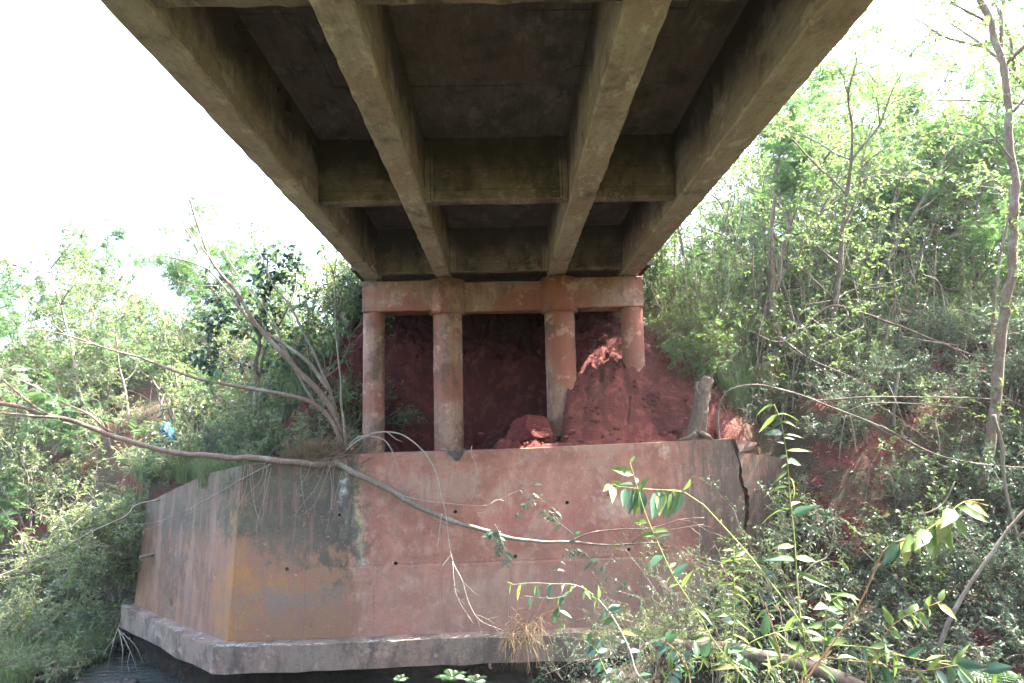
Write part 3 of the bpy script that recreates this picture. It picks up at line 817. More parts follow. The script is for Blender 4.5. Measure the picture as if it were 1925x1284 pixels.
def single(name, label, cat, polys, mat, dep=None, sides=7, group=None, root_at=None, partname=None):
    """a bare branch or log: thing whose own mesh is its main stem"""
    o = thing(name, label, cat, tuple(root_at if root_at is not None else polys[0][0][0]), group)
    for k, (pts, r0, r1) in enumerate(polys):
        g = Geo(); tube(g, pts, r0, r1, sides, .1, .08)
        wpart(partname or ('stem' if k == 0 else 'branch'), g.mesh('stem', mat, True), o)
    return o
def PP(pts, d0, d1=None):
    d1 = d0 if d1 is None else d1
    return [P(px, py, d0+(d1-d0)*k/max(1, len(pts)-1)) for k, (px, py) in enumerate(pts)]
single('fallen_log', 'long grey brown log lying across the undergrowth at the bottom right', 'log', [(PP([(1225, 1216), (1338, 1216), (1436, 1233), (1527, 1254), (1640, 1300)], 9.6, 8.6), .075, .085)], M_bark_dark, sides=12)
single('fallen_log', 'short dark log lying on the red bank right of the wing wall', 'log', [(PP([(1545, 812), (1600, 803), (1655, 794)], 14.5), .11, .08)], M_bark_dark, sides=10)

# ------------------------------------------------------------------ leaves
def tmpl(name):
    if name == 'leaf':     # pointed oval with a folded midrib
        V = np.array([(0, 0, 0), (.5, .42, .10), (0, .45, -.02), (-.5, .42, .10), (0, 1, -.10)]); F = np.array([(0, 1, 2), (0, 2, 3), (1, 4, 2), (2, 4, 3)])
    elif name == 'heart':
        V = np.array([(0, 0, 0), (.32, -.06, .05), (.5, .28, .10), (.3, .66, .04), (0, 1, -.15), (-.3, .66, .04), (-.5, .28, .10), (-.32, -.06, .05), (0, .4, -.02)])
        F = np.array([(8, k, k+1) for k in range(0, 7)]+[(8, 7, 0)])
    elif name == 'blade':
        V = np.array([(-.5, 0, 0), (.5, 0, 0), (.42, .4, .0), (-.42, .4, 0), (.25, .75, -.06), (-.25, .75, -.06), (0, 1, -.18)])
        F = [np.array([(0, 1, 2, 3), (3, 2, 4, 5)]), np.array([(5, 4, 6)])]; return V, F
    elif name == 'frond':  # one pinnate leaf
        V, F = [], []
        m = 9
        for k in range(m):
            t = .12+.86*k/(m-1); z = -.22*t*t; l = .42*(1-abs(t-.45)**1.6*1.1); w = .045
            for s in (-1, 1):
                b = len(V); V += [(0, t, z), (s*l*.5, t+w*1.2+.05, z-.02), (s*l, t+.09, z-.07), (s*l*.5, t-w*.2+.02, z-.02)]; F.append((b, b+1, b+2, b+3) if s < 0 else (b, b+3, b+2, b+1))
        b = len(V); V += [(-.012, 0, 0), (.012, 0, 0), (0, 1, -.22)]
        return np.array(V), [np.array(F), np.array([(b, b+1, b+2)])]
    return V, [F]
T = {k: tmpl(k) for k in ('leaf', 'heart', 'blade', 'frond')}
def scatter(g, pos, dirv, up, ln, wr, t):
    V0, Fs = T[t]
    n = len(pos)
    if n == 0: return
    y = norm(dirv); x = norm(np.cross(y, up)); z = np.cross(x, y)
    ln = np.broadcast_to(ln, (n,)); wr = np.broadcast_to(wr, (n,))
    V = pos[:, None]+ln[:, None, None]*(V0[None, :, 0:1]*wr[:, None, None]*x[:, None]+V0[None, :, 1:2]*y[:, None]+V0[None, :, 2:3]*z[:, None])
    off = (np.arange(n)*len(V0))[:, None, None]
    g.add(V.reshape(-1, 3), *[(F[None]+off).reshape(-1, F.shape[1]) for F in Fs])
def rv(n, s=1.): return rng.normal(0, s, (n, 3))
def leaf_along(g, p, n, ln, wr, t, a=.15, jit=.03, droop=.35, spread=.9, var=.3):
    """n leaves along a twig polyline"""
    if len(p) < 2: return
    tt = rng.uniform(a, 1, n)*(len(p)-1); k = np.minimum(tt.astype(int), len(p)-2); f = (tt-k)[:, None]
    pos = p[k]*(1-f)+p[k+1]*f; d = norm(p[k+1]-p[k])
    dv = d*.5+rv(n, spread)*np.array([1, 1, .6])+np.array([0, 0, -droop])
    up = np.array([0, 0, 1.])+rv(n, .45)
    scatter(g, pos+rv(n, jit), dv, up, ln*rng.uniform(1-var, 1+var, n), wr, t)
def grow(p0, d0, length, k=6, wander=.18, grav=0.):
    pts = [np.array(p0, float)]; d = norm(np.array(d0, float)); s = length/k
    for q in range(k):
        d = norm(d+rng.normal(0, wander, 3)+np.array([0, 0, grav]))
        pts.append(pts[-1]+d*s)
    return np.array(pts)
def dress(gw, gl, limbs, ntw, tl, nlf, ll, wr, t, a0=.35, droop=.35, upb=.25, rt=.006, sub=True, spread=.9, wander=.2):
    """twigs and leaves along limb polylines: gw takes the wood, gl the leaves"""
    for (p, n_) in [(l, max(1, int(ntw*len(limbs)**0))) for l in limbs]:
        p = curve(p, .15)
        for q in range(n_):
            u = rng.uniform(a0, 1)**.8*(len(p)-1); k = min(int(u), len(p)-2)
            base = p[k]+(p[k+1]-p[k])*(u-k); d = norm(p[k+1]-p[k])
            dv = d*.55+rng.normal(0, .75, 3)+np.array([0, 0, upb])
            tw = grow(base, dv, tl*rng.uniform(.5, 1.2), 5, wander, -.04)
            tube(gw, tw, rt, rt*.35, 4, .2, .05, cap=False)
            leaf_along(gl, tw, nlf, ll, wr, t, .1, ll*.15, droop, spread)
            if sub:
                for s in range(2):
                    k2 = rng.integers(1, 5)
                    t2 = grow(tw[k2], norm(tw[k2]-tw[k2-1])*.5+rng.normal(0, .7, 3), tl*.5*rng.uniform(.5, 1.1), 4, wander, -.04)
                    tube(gw, t2, rt*.6, rt*.25, 4, .2, .05, cap=False)
                    leaf_along(gl, t2, max(2, nlf//2), ll, wr, t, .1, ll*.15, droop, spread)
# kits: meshes shared by many plants
def shrub_kit(h, spread, nst, ntw, tl, nlf, ll, wr, t, mw, ml, r0=.018, droop=.35, bare=0, upb=.25, lean=.25):
    gw, gl = Geo(), Geo(); limbs = []
    for q in range(nst):
        a = rng.uniform(0, 2*np.pi); rr = rng.uniform(0, .25)*spread
        b = np.array([rr*np.cos(a), rr*np.sin(a), -.15]); hh = h*rng.uniform(.6, 1.0)
        d = np.array([np.cos(a)*spread/h*rng.uniform(.3, 1.2), np.sin(a)*spread/h*rng.uniform(.3, 1.2), 1.])
        p = grow(b, d, hh, 7, .13+lean*.2, -.02)
        tube(gw, p, r0*rng.uniform(.7, 1.3), r0*.25, 5, .25, .08, cap=False); limbs.append(p)
    dress(gw, gl, limbs, ntw, tl, nlf, ll, wr, t, .2, droop, upb)
    for q in range(bare):
        a = rng.uniform(0, 2*np.pi)
        p = grow((np.cos(a)*spread*.4, np.sin(a)*spread*.4, -.1), (rng.normal(0, .4), rng.normal(0, .4), 1), h*rng.uniform(.6, 1.1), 6, .15)
        tube(gw, p, r0*.5, r0*.2, 4, .25, .05, cap=False)
    return gw.mesh('stem', mw, True), gl.mesh('foliage', ml)
def tree_kit(h, r, ntw, tl, nlf, ll, wr, t, mw, ml, r0=.12, nl=9, clear=.3, droop=.35):
    gw, gc, gl = Geo(), Geo(), Geo()
    tr = grow((0, 0, -.3), (rng.normal(0, .08), rng.normal(0, .08), 1), h*.92, 9, .09)
    trc = tube(gw, tr, r0, r0*.2, 8, .3, .06)
    limbs = [tr[5:]]
    for q in range(nl):
        u = clear+(1-clear)*(q+.5)/nl; k = min(int(u*9), 8); a = q*2.4+rng.uniform(-.4, .4)
        L = r*(1.15-.6*abs(u-.55)); p = grow(tr[k], (np.cos(a), np.sin(a), .55), L, 6, .16)
        tube(gc, p, r0*.35, r0*.07, 5, .3, .06, cap=False); limbs.append(p)
        for s in range(2):
            p2 = grow(p[2+s], (np.cos(a+rng.normal(0, .9)), np.sin(a+rng.normal(0, .9)), .4), L*.6, 5, .18)
            tube(gc, p2, r0*.18, r0*.05, 4, .3, .06, cap=False); limbs.append(p2)
    dress(gc, gl, limbs, ntw, tl, nlf, ll, wr, t, .15, droop)
    return gw.mesh('trunk', mw, True), gc.mesh('limbs', mw, True), gl.mesh('crown', ml)
def plant(name, label, cat, kit, x, y, rz, sc, group, z=None):
    o = thing(name, label, cat, (x, y, ground_z(x, y) if z is None else z), group, rz, sc)
    nm = ('stem', 'foliage') if len(kit) == 2 else ('trunk', 'limb', 'crown')
    for k, me in zip(nm, kit): link(k, me, o)
    return o
def grass_kit(n, h, r, w, ml, lean=.35, seed=0):
    g = Geo()
    a = rng.uniform(0, 2*np.pi, n); rr = r*np.sqrt(rng.uniform(0, 1, n)); hh = h*rng.uniform(.5, 1.15, n)
    ld = np.stack([np.cos(a), np.sin(a)], -1)*rng.uniform(.1, 1, n)[:, None]+rng.normal(0, .3, (n, 2))
    base = np.stack([rr*np.cos(a), rr*np.sin(a), 0*a-.05], -1)
    side = norm(np.stack([-ld[:, 1], ld[:, 0], 0*a], -1)+rv(n, .3)); V = []
    for q, (t, wd) in enumerate(((0, .6), (.35, 1), (.7, .8), (1, .08))):
        c = base+np.stack([ld[:, 0]*lean*hh*t**2*1.3, ld[:, 1]*lean*hh*t**2*1.3, hh*(t-.28*t**3*np.hypot(ld[:, 0], ld[:, 1]))], -1)
        V += [c-side*w*wd*.5, c+side*w*wd*.5]
    V = np.stack(V, 1); off = (np.arange(n)*8)[:, None, None]
    F = np.array([(0, 1, 3, 2), (2, 3, 5, 4), (4, 5, 7, 6)])
    g.add(V.reshape(-1, 3), (F[None]+off).reshape(-1, 4))
    return g.mesh('blades', ml)

K_broad = [shrub_kit(2.6, 1.2, 7, 9, .6, 9, .085, .62, 'heart', M_bark_grey, M_leaf, bare=2) for _ in range(3)]
K_teal = [shrub_kit(1.9, 1.0, 8, 9, .5, 10, .085, .42, 'leaf', M_bark_dark, M_leaf_teal, bare=3) for _ in range(3)]
K_light = [shrub_kit(2.8, 1.1, 6, 9, .6, 8, .10, .5, 'leaf', M_bark_red, M_leaf_light, bare=2) for _ in range(2)]
K_feather = [shrub_kit(2.6, 1.3, 5, 8, .6, 5, .26, .8, 'frond', M_bark_red, M_leaf_feather, droop=.2, bare=1) for _ in range(2)]
K_big = [shrub_kit(4.6, 2.0, 8, 15, .8, 11, .105, .6, 'heart', M_bark_grey, M_leaf, .03, bare=2) for _ in range(2)]+[shrub_kit(4.2, 1.9, 8, 15, .75, 11, .10, .45, 'leaf', M_bark_red, M_leaf_light, .03, bare=2) for _ in range(1)]
K_pale = [shrub_kit(2.4, 1.2, 7, 9, .6, 9, .085, .6, 'heart', M_bark_grey, M_leaf_pale, bare=2), shrub_kit(2.2, 1.3, 7, 9, .55, 9, .085, .42, 'leaf', M_bark_grey, M_leaf_pale, bare=3)]
K_bigp = [shrub_kit(4.4, 2.0, 8, 15, .8, 11, .10, .55, 'heart', M_bark_grey, M_leaf_pale, .03, bare=3)]
K_lowp = [shrub_kit(.8, .6, 8, 5, .35, 8, .07, .35, 'leaf', M_bark_grey, M_leaf_pale, .007) for _ in range(2)]
K_grassp = [grass_kit(150, 1.0, .35, .014, M_leaf_pale, .5)]
K_loose = [shrub_kit(1.5, 1.0, 5, 5, .55, 6, .095, .3, 'leaf', M_bark_grey, m_, .008, bare=2, droop=.5) for m_ in (M_leaf_shoot, M_leaf_teal, M_leaf)]
K_mid = [shrub_kit(1.9, 1.1, 7, 8, .45, 8, .07, .38, 'leaf', M_bark_grey, M_leaf_light, .009, bare=3), shrub_kit(1.9, 1.1, 7, 8, .45, 8, .07, .38, 'leaf', M_bark_grey, M_leaf_teal, .009, bare=3)]
K_low = [shrub_kit(.7, .6, 8, 5, .3, 8, .06, .5, 'leaf', M_bark_dark, M_leaf_teal, .007) for _ in range(3)]
K_tree = [tree_kit(8.0, 2.8, 10, .8, 11, .11, .55, 'heart', M_bark_grey, M_leaf, .10) for _ in range(2)]
K_treel = [tree_kit(8.0, 2.6, 6, .8, 9, .10, .5, 'leaf', M_bark_grey, M_leaf_light, .09) for _ in range(2)]
K_treef = [tree_kit(7.0, 2.8, 7, .8, 6, .32, .8, 'frond', M_bark_red, M_leaf_feather, .08, droop=.25) for _ in range(2)]
K_grass = [grass_kit(170, 1.0, .35, .012, M_grass) for _ in range(3)]
K_tall = [grass_kit(130, 1.9, .35, .016, M_grass, .3), grass_kit(130, 1.7, .35, .012, M_dry, .4)]
K_dry = [grass_kit(120, .8, .3, .008, M_dry, .5)]

# ------------------------------------------------------------------ planting
def free(x, y, lst, dmin):
    return all((x-a)**2+(y-b)**2 > dmin*dmin for a, b in lst)
def fill(n, xr, yr, dmin, cond, seed):
    r_ = random.Random(seed); out = []; tries = 0
    while len(out) < n and tries < 6000:
        tries += 1
        x, y = r_.uniform(*xr), r_.uniform(*yr)
        if cond(x, y) and free(x, y, out, dmin): out.append((x, y))
    return out
def pick(kits, k): return kits[k % len(kits)]
# right bank thicket
rsel = lambda x, y: x > 4.9+max(0, (y-14))*-.05 and back_dist(np.array([x]), np.array([y]))[0] > 1.0
spots = fill(80, (4.6, 24), (13.5, 30), 1.15, lambda x, y: back_dist(np.array([x]), np.array([y]))[0] > .9 and x > 4.4 and x/y < 1.0, 11)
for k, (x, y) in enumerate(spots):
    kind = (k*7) % 10
    if kind < 4: plant('shrub', 'broad leaved green shrub in the dense thicket on the right bank', 'shrub', pick(K_broad, k), x, y, k*1.7, random.uniform(.8, 1.25), 'broad leaved shrubs of the right thicket')
    elif kind < 7: plant('shrub', 'dark blue green shrub in the dense thicket on the right bank', 'shrub', pick(K_teal, k), x, y, k*1.7, random.uniform(1.0, 1.5), 'dark shrubs of the right thicket')
    elif kind < 9: plant('shrub', 'fresh light green shrub in the dense thicket on the right bank', 'shrub', pick(K_light, k), x, y, k*1.7, random.uniform(.8, 1.2), 'light green shrubs of the right thicket')
    else: plant('shrub', 'feathery leaved shrub in the dense thicket on the right bank', 'shrub', pick(K_feather, k), x, y, k*1.7, random.uniform(.8, 1.2), 'feathery shrubs of the right thicket')
for k, (x, y, s) in enumerate([(4.9, 15.9, .8), (5.7, 17.2, .95), (4.6, 17.6, .8), (6.6, 16.6, .9), (7.6, 17.6, 1.0), (5.4, 19.2, 1.0), (8.8, 16.6, .9), (4.3, 19.5, .9), (3.75, 15.7, .62), (3.7, 16.5, .68), (4.05, 15.0, .5)]):
    plant('tall_shrub', 'tall leafy shrub crowding the right edge of the bridge deck behind the tall grass', 'shrub', pick(K_big, k), x, y, k*2.37, s, 'tall shrubs beside the bridge deck')
for k, (x, y, s) in enumerate([(5.6, 16.3, .95), (7.2, 15.8, 1.0), (6.3, 17.7, 1.0), (4.9, 18.2, .8)]):
    plant('tree', 'slender leafy tree beside the right edge of the bridge deck', 'tree', pick(K_treel, k), x, y, k*2.9+1, s*.95, 'trees beside the right edge of the deck')
for k, (x, y, s) in enumerate([(8.6, 4.0, 1.2), (7.6, .3, 1.2), (11.6, 7.2, 1.2), (9.8, 1.5, 1.2), (14.5, 10.5, 1.2)]):
    plant('tree', 'unseen dense leafy tree right of the bridge, added to shade the slope', 'tree', pick(K_tree, k), x, y, k*2.2+.9, s, 'added shade trees on the near bank')  # out of view, added to darken the lower right slope
for k, (x, y, s) in enumerate([(10.2, 9.0, 1.0), (12, 13, 1.0)]):
    plant('tree', 'leafy tree overhanging the shaded slope at the right edge', 'tree', pick(K_treel, k), x, y, k*2.2+.4, s, 'trees overhanging at the right edge')
for k, (x, y, s) in enumerate([(9.5, 18.2, .95), (12.2, 18.0, 1.1), (14.8, 18.8, 1.3), (17.5, 20.5, 1.5), (11, 21.5, 1.15), (8.0, 20.6, .95), (20.5, 22.5, 1.7), (14, 23, 1.5), (6.9, 19.2, .8)]):
    plant('tree', 'tall airy light green tree rising above the right thicket', 'tree', pick((K_treel[0], K_treef[1], K_treel[1]), k), x, y, k*1.9+.7, s, 'tall airy trees above the right thicket')
for k, (x, y, s) in enumerate([(7.5, -4, 1.1), (-8, -6, 1.1), (11, -2, 1.2), (-12, -9, 1.2), (6, -11, 1.2), (-6.5, -13, 1.2), (0, -16, 1.3), (13, 4, 1.2), (4, -20, 1.3), (-4, -20, 1.3), (-15, -3, 1.1)]):  # unseen trees added around the camera to cut the sky light
    plant('tree', 'unseen leafy tree around the camera, added to block sky light', 'tree', pick(K_tree, k), x, y, k*1.3, s, 'added sky blocking trees on the near bank')
# trees on the right bank
for k, (x, y, s) in enumerate([(7.5, 19.5, .8), (10.5, 20.5, .95), (13.5, 19, 1.0), (16, 22, 1.1), (9, 24, .9), (12.5, 25.5, 1.0), (19, 25, 1.2), (6.2, 22, .7), (22, 21, 1.1), (17.5, 17.5, .9), (25, 27, 1.3), (14.5, 30, 1.2)]):
    kt = K_treef if k % 3 == 0 else K_tree
    plant('tree', ('feathery leaved tree rising behind the right thicket' if k % 3 == 0 else 'slender broad leaved tree rising behind the right thicket'), 'tree', pick(kt, k), x, y, k*2.1, s,
          'feathery trees behind the right thicket' if k % 3 == 0 else 'broad leaved trees behind the right thicket')
for k, (x, y) in enumerate(fill(44, (4.4, 26), (14.8, 29), 1.7, lambda x, y: back_dist(np.array([x]), np.array([y]))[0] > 1.6 and x/y < 1.05 and x > 4.2, 31)):
    lt_ = k % 3 == 2
    plant('tall_shrub', 'tall light green leafy shrub massed behind the right thicket' if lt_ else 'tall broad leaved shrub massed behind the right thicket', 'shrub', pick(K_big, k), x, y, k*1.37, random.uniform(.8, 1.25) if x > 6 else random.uniform(.6, .85), 'tall light green shrubs of the right bank' if lt_ else 'tall broad leaved shrubs of the right bank')
for k, (x, y) in enumerate(fill(34, (-30, -3.8), (15.5, 30), 1.9, lambda x, y: back_dist(np.array([x]), np.array([y]))[0] > 2.2 and -x/y < 1.05, 32)):
    lt_ = k % 3 == 2
    plant('tall_shrub', 'tall light green sunlit shrub massed on the left bank' if lt_ else 'tall broad leaved sunlit shrub massed on the left bank', 'shrub', pick(K_big[:1]+K_bigp*2, k), x, y, k*1.37, random.uniform(.75, 1.1) if y > 19 else random.uniform(.45, .65), 'tall light green shrubs of the left bank' if lt_ else 'tall broad leaved shrubs of the left bank')
for k, (x, y) in enumerate(fill(40, (6.0, 14), (9.5, 16.5), .75, lambda x, y: back_dist(np.array([x]), np.array([y]))[0] < 1.2 and .46 < x/y < .95 and not (.46 < x/y < .56 and 11 < y < 14), 41)):
    plant('shrub', 'loose shrub with bare twigs on the shaded slope behind the tall right trunk', 'shrub', pick((K_teal, K_broad, K_mid)[k % 3], k), x, y, k*1.9, random.uniform(.55, .95), 'loose shrubs on the shaded right slope')
# low plants on the right slope in front
spots = fill(95, (1.6, 13), (7.2, 14.5), .55, lambda x, y: back_dist(np.array([x]), np.array([y]))[0] < -.3 and x/y < .95 and (x > 3.6 or y < 10.2) and not (5.0 < x < 7.6 and 11.5 < y < 15 and random.random() < .6), 12)
for k, (x, y) in enumerate(spots):
    big = x > 6 and k % 3 == 0
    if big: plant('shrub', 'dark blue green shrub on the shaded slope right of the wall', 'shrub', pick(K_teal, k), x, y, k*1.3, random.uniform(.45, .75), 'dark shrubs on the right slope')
    else: plant('low_plant', 'low dark leaved plant on the shaded slope right of the wall', 'plant', pick(K_low, k), x, y, k*1.3, random.uniform(.8, 1.4), 'low plants on the right slope')
for k, (x, y) in enumerate(fill(34, (3.7, 7.2), (13.9, 16.8), .42, lambda x, y: x > 3.6+max(0, 14.6-y)*.7 and back_dist(np.array([x]), np.array([y]))[0] > .45, 51)):
    plant('shrub', 'tangled leafy shrub among the tall grass right of the pier', 'shrub', pick((K_mid[0], K_light[0], K_mid[1], K_broad[1], K_feather[0]), k), x, y, k*1.9, random.uniform(.6, 1.05), 'tangled shrubs right of the pier')
# tall grass right of the pier
for k, (x, y) in enumerate(fill(13, (3.6, 7.4), (13.7, 18), .6, lambda x, y: x > 3.45+max(0, 14.6-y)*.6 and back_dist(np.array([x]), np.array([y]))[0] > .35, 13)):
    dry = k % 3 == 0
    plant_ = thing('grass_tuft', 'dry straw coloured tall grass tuft on the bank right of the pier' if dry else 'green tall grass tuft on the bank right of the pier', 'grass tuft', (x, y, ground_z(x, y)), 'dry tufts right of the pier' if dry else 'green tufts right of the pier', k*1.1, random.uniform(.7, 1.2))
    link('blades', K_tall[1] if dry else K_tall[0], plant_)
# left bank
lcond = lambda x, y: back_dist(np.array([x]), np.array([y]))[0] > .25 and x < -3.6-max(0, y-16)*.03 and -x/y < .95
spots = fill(85, (-26, -3.6), (13.3, 30), 1.1, lcond, 14)
for k, (x, y) in enumerate(spots):
    kind = (k*7) % 10; s = random.uniform(.6, .95) if y < 17 else random.uniform(.8, 1.2)
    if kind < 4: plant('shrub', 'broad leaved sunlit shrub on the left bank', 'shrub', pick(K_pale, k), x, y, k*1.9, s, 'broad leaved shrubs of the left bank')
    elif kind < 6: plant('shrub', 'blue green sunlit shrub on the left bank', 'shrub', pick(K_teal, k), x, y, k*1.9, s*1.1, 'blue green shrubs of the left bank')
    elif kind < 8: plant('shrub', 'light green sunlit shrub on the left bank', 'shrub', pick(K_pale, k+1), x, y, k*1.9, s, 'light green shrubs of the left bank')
    else: plant('shrub', 'feathery leaved sunlit shrub on the left bank', 'shrub', pick(K_feather, k), x, y, k*1.9, s, 'feathery shrubs of the left bank')
for k, (x, y, s) in enumerate([(-9, 27, .55), (-13, 29, .6), (-17, 27, .7), (-21, 30, .7), (-25, 27, .75), (-6.5, 30, .5), (-12, 22, .5), (-11, 25, .8), (-15, 24, .85), (-19, 24, .9), (-23, 24, 1.0), (-27, 30, 1.1), (-14, 31, .9), (-19, 31, .95)]):
    plant('tree', 'pale sunlit tree rising behind the left bushes', 'tree', pick(K_treef if k % 2 else K_tree, k), x, y, k*2.3, s, 'trees behind the left bushes')
for k, (x, y) in enumerate(fill(60, (-13, -3.3), (12.9, 19), .45, lambda x, y: back_dist(np.array([x]), np.array([y]))[0] > .1 and x < -3.3, 15)):
    o = thing('grass_tuft', 'green grass tuft on the left bank behind the wing wall', 'grass tuft', (x, y, ground_z(x, y)), 'grass tufts on the left bank', k*1.1, random.uniform(.5, 1.0))
    link('blades', pick(K_grass, k), o)
for k, (x, y) in enumerate([(-8.75, 15.6), (-8.9, 16.2), (-8.55, 16.5), (-9.2, 15.9), (-8.2, 16.4), (-9.0, 15.2), (-7.7, 16.0), (-7.0, 15.3), (-8.7, 15.3), (-8.75, 15.85), (-8.6, 15.1), (-8.95, 15.5)]):
    plant('low_plant', 'leafy low plant crowding the outer end of the left wing wall', 'plant', pick(K_lowp, k), x, y, k*1.3, 1.6, 'low plants at the end of the left wing', max(ground_z(x, y)-.3, -3.2+.5*(k % 3)) if x < -8.3 else None)
for k, (x, y, s) in enumerate([(-3.5, 14.6, .55), (-3.9, 15.3, .7), (-4.6, 14.4, .5), (-3.4, 15.6, .75), (-4.4, 16.2, .8), (-5.2, 14.9, .6), (-5.9, 15.4, .6), (-3.7, 16.6, .9), (-6.6, 15.6, .5), (-5.0, 13.6, .4), (-6.0, 14.4, .4), (-7.0, 15.0, .38), (-4.2, 13.7, .38), (-3.2, 15.0, .5), (-3.15, 15.7, .9), (-3.3, 14.3, .5), (-3.6, 15.4, 1.1), (-4.3, 15.8, 1.2), (-3.9, 16.8, 1.35), (-5.0, 16.4, 1.2)]):
    plant('shrub', 'dense twiggy shrub crowding the left column above the left wing wall', 'shrub', pick((K_teal, K_broad)[k % 2], k), x, y, k*1.57, s, 'twiggy shrubs beside the left column')
for k, t_ in enumerate(np.linspace(.02, .98, 15)):
    x, y = lerp((-5.0, 13.35), (-8.15, 16.1), t_)+rng.normal(0, .06, 2)
    o = thing('grass_tuft', 'low leafy grass tuft along the top of the left wing wall', 'grass tuft', (x, y, ground_z(x, y)), 'tufts along the top of the left wing', k*1.3, random.uniform(.45, .75)); link('blades', pick((K_grassp[0], K_grass[0]), k), o)
for k, t_ in enumerate(np.linspace(.0, 1., 11)):
    x, y = lerp((-4.6, 13.35), (-8.2, 16.3), t_)+rng.normal(0, .1, 2)
    plant('low_plant', 'leafy low plant leaning over the top of the left wing wall', 'plant', pick(K_lowp+K_low, k), x, y, k*1.3, random.uniform(.7, 1.1), 'low plants along the top of the left wing')
for k, (x, y, s_) in enumerate([(-4.0, 17.4, .7), (-5.2, 17.2, .62), (-3.7, 18.4, .85), (-6.2, 17.0, .55)]):
    plant('tall_shrub', 'tall pale leafy shrub rising beside the left column', 'shrub', pick(K_bigp+K_big, k), x, y, k*1.7, s_, 'tall shrubs beside the left column')
# plants hanging over the stream's far edge
for k, (x, y) in enumerate(fill(70, (-16, -8.3), (13.2, 19), .48, lambda x, y: -.5 < back_dist(np.array([x]), np.array([y]))[0] < 2.4 and -x/y < .95 and (x < -8.8), 16)):
    z = max(ground_z(x, y), WATER_Z)
    if k % 2: plant('low_plant', 'bright low plant overhanging the stream left of the wall', 'plant', pick(K_lowp, k), x, y, k*1.3, random.uniform(1.2, 2.2), 'low plants along the stream edge', z)
    else:
        o = thing('grass_tuft', 'bright grass tuft overhanging the stream left of the wall', 'grass tuft', (x, y, z), 'grass tufts along the stream edge', k, random.uniform(.7, 1.2)); link('blades', pick(K_grassp, k), o)

for k, (x, y) in enumerate(fill(20, (-12.0, -8.75), (13.9, 15.4), .42, lambda x, y: -x/y < .85, 61)):
    if k % 2: plant('low_plant', 'pale leafy plant trailing into the stream at the lower left', 'plant', pick(K_lowp, k), x, y, k*1.3, random.uniform(1.0, 1.5), 'pale plants trailing into the stream', WATER_Z)
    else:
        o = thing('grass_tuft', 'pale grass tuft trailing into the stream at the lower left', 'grass tuft', (x, y, WATER_Z), 'pale tufts trailing into the stream', k, random.uniform(.6, .9)); link('blades', K_grassp[0], o)
# ------------------------------------------------------------------ ground cover and litter
def ground_scatter(n, xr, yr, cond, ln, wr, t, flat, lift):
    x = rng.uniform(*xr, n); y = rng.uniform(*yr, n); m = cond(x, y); x, y = x[m], y[m]
    z = Hn(x, y); k = len(x)
    d = rv(k)*np.array([1, 1, flat]); up = np.array([0, 0, 1.])+rv(k, .35)
    g = Geo(); scatter(g, np.stack([x, y, z+rng.uniform(.005, lift, k)], -1), d, up, ln*rng.uniform(.6, 1.4, k), wr, t)
    return g
bd = lambda x, y: back_dist(x, y)
g = ground_scatter(16000, (4.2, 13), (8, 17), lambda x, y: (np.abs(bd(x, y)) > .4), .085, .4, 'leaf', .25, .03)
stuff('leaf_litter', g.mesh('leaf_litter', M_litter), 'brown fallen leaves lying over the red slope right of the wall', 'leaf litter')
g = ground_scatter(30000, (.4, 14), (6.8, 15.5), lambda x, y: (bd(x, y) < -.25) & (vnoise(np.stack([x*1.1, y*1.1, 0*x], -1)) > .42), .05, .5, 'leaf', .6, .16)
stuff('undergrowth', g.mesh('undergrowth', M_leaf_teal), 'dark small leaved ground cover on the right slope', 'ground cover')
cl = Geo(); n_ = 1500
cx = rng.uniform(-3.4, 4.6, n_); cy = rng.uniform(13.3, 16.4, n_); ok = (vnoise(np.stack([cx*1.3, cy*1.3, 0*cx], -1)) > .42) | (cx > 1.2); cx, cy = cx[ok], cy[ok]
cz = Hn(cx, cy); ico = np.array([(0, 0, 1), (.89, 0, .45), (.28, .85, .45), (-.72, .53, .45), (-.72, -.53, .45), (.28, -.85, .45), (.72, .53, -.45), (-.28, .85, -.45), (-.89, 0, -.45), (-.28, -.85, -.45), (.72, -.53, -.45), (0, 0, -1)])
icf = np.array([(0, 1, 2), (0, 2, 3), (0, 3, 4), (0, 4, 5), (0, 5, 1), (1, 6, 2), (2, 7, 3), (3, 8, 4), (4, 9, 5), (5, 10, 1), (6, 7, 2), (7, 8, 3), (8, 9, 4), (9, 10, 5), (10, 6, 1), (11, 7, 6), (11, 8, 7), (11, 9, 8), (11, 10, 9), (11, 6, 10)])
sz = .012+.05*rng.random(len(cx))**3.5
V = ico[None]*sz[:, None, None]*rng.uniform(.6, 1.35, (len(cx), 12, 1))*rng.uniform(.7, 1.3, (len(cx), 1, 3))+np.stack([cx, cy, cz+sz*.3], -1)[:, None]
cl.add(V.reshape(-1, 3), (icf[None]+(np.arange(len(cx))*12)[:, None, None]).reshape(-1, 3))
stuff('soil_crumbs', cl.mesh('soil_crumbs', M_soil), 'loose red crumbs and clods strewn over the bare bank under the bridge', 'soil crumbs')
g = ground_scatter(1500, (-3, 4), (13.3, 16), lambda x, y: (bd(x, y) > .3), .03, .3, 'leaf', .4, .01)
stuff('leaf_litter', g.mesh('leaf_litter', M_litter), 'dry bits strewn on the bare red soil under the bridge', 'leaf litter')

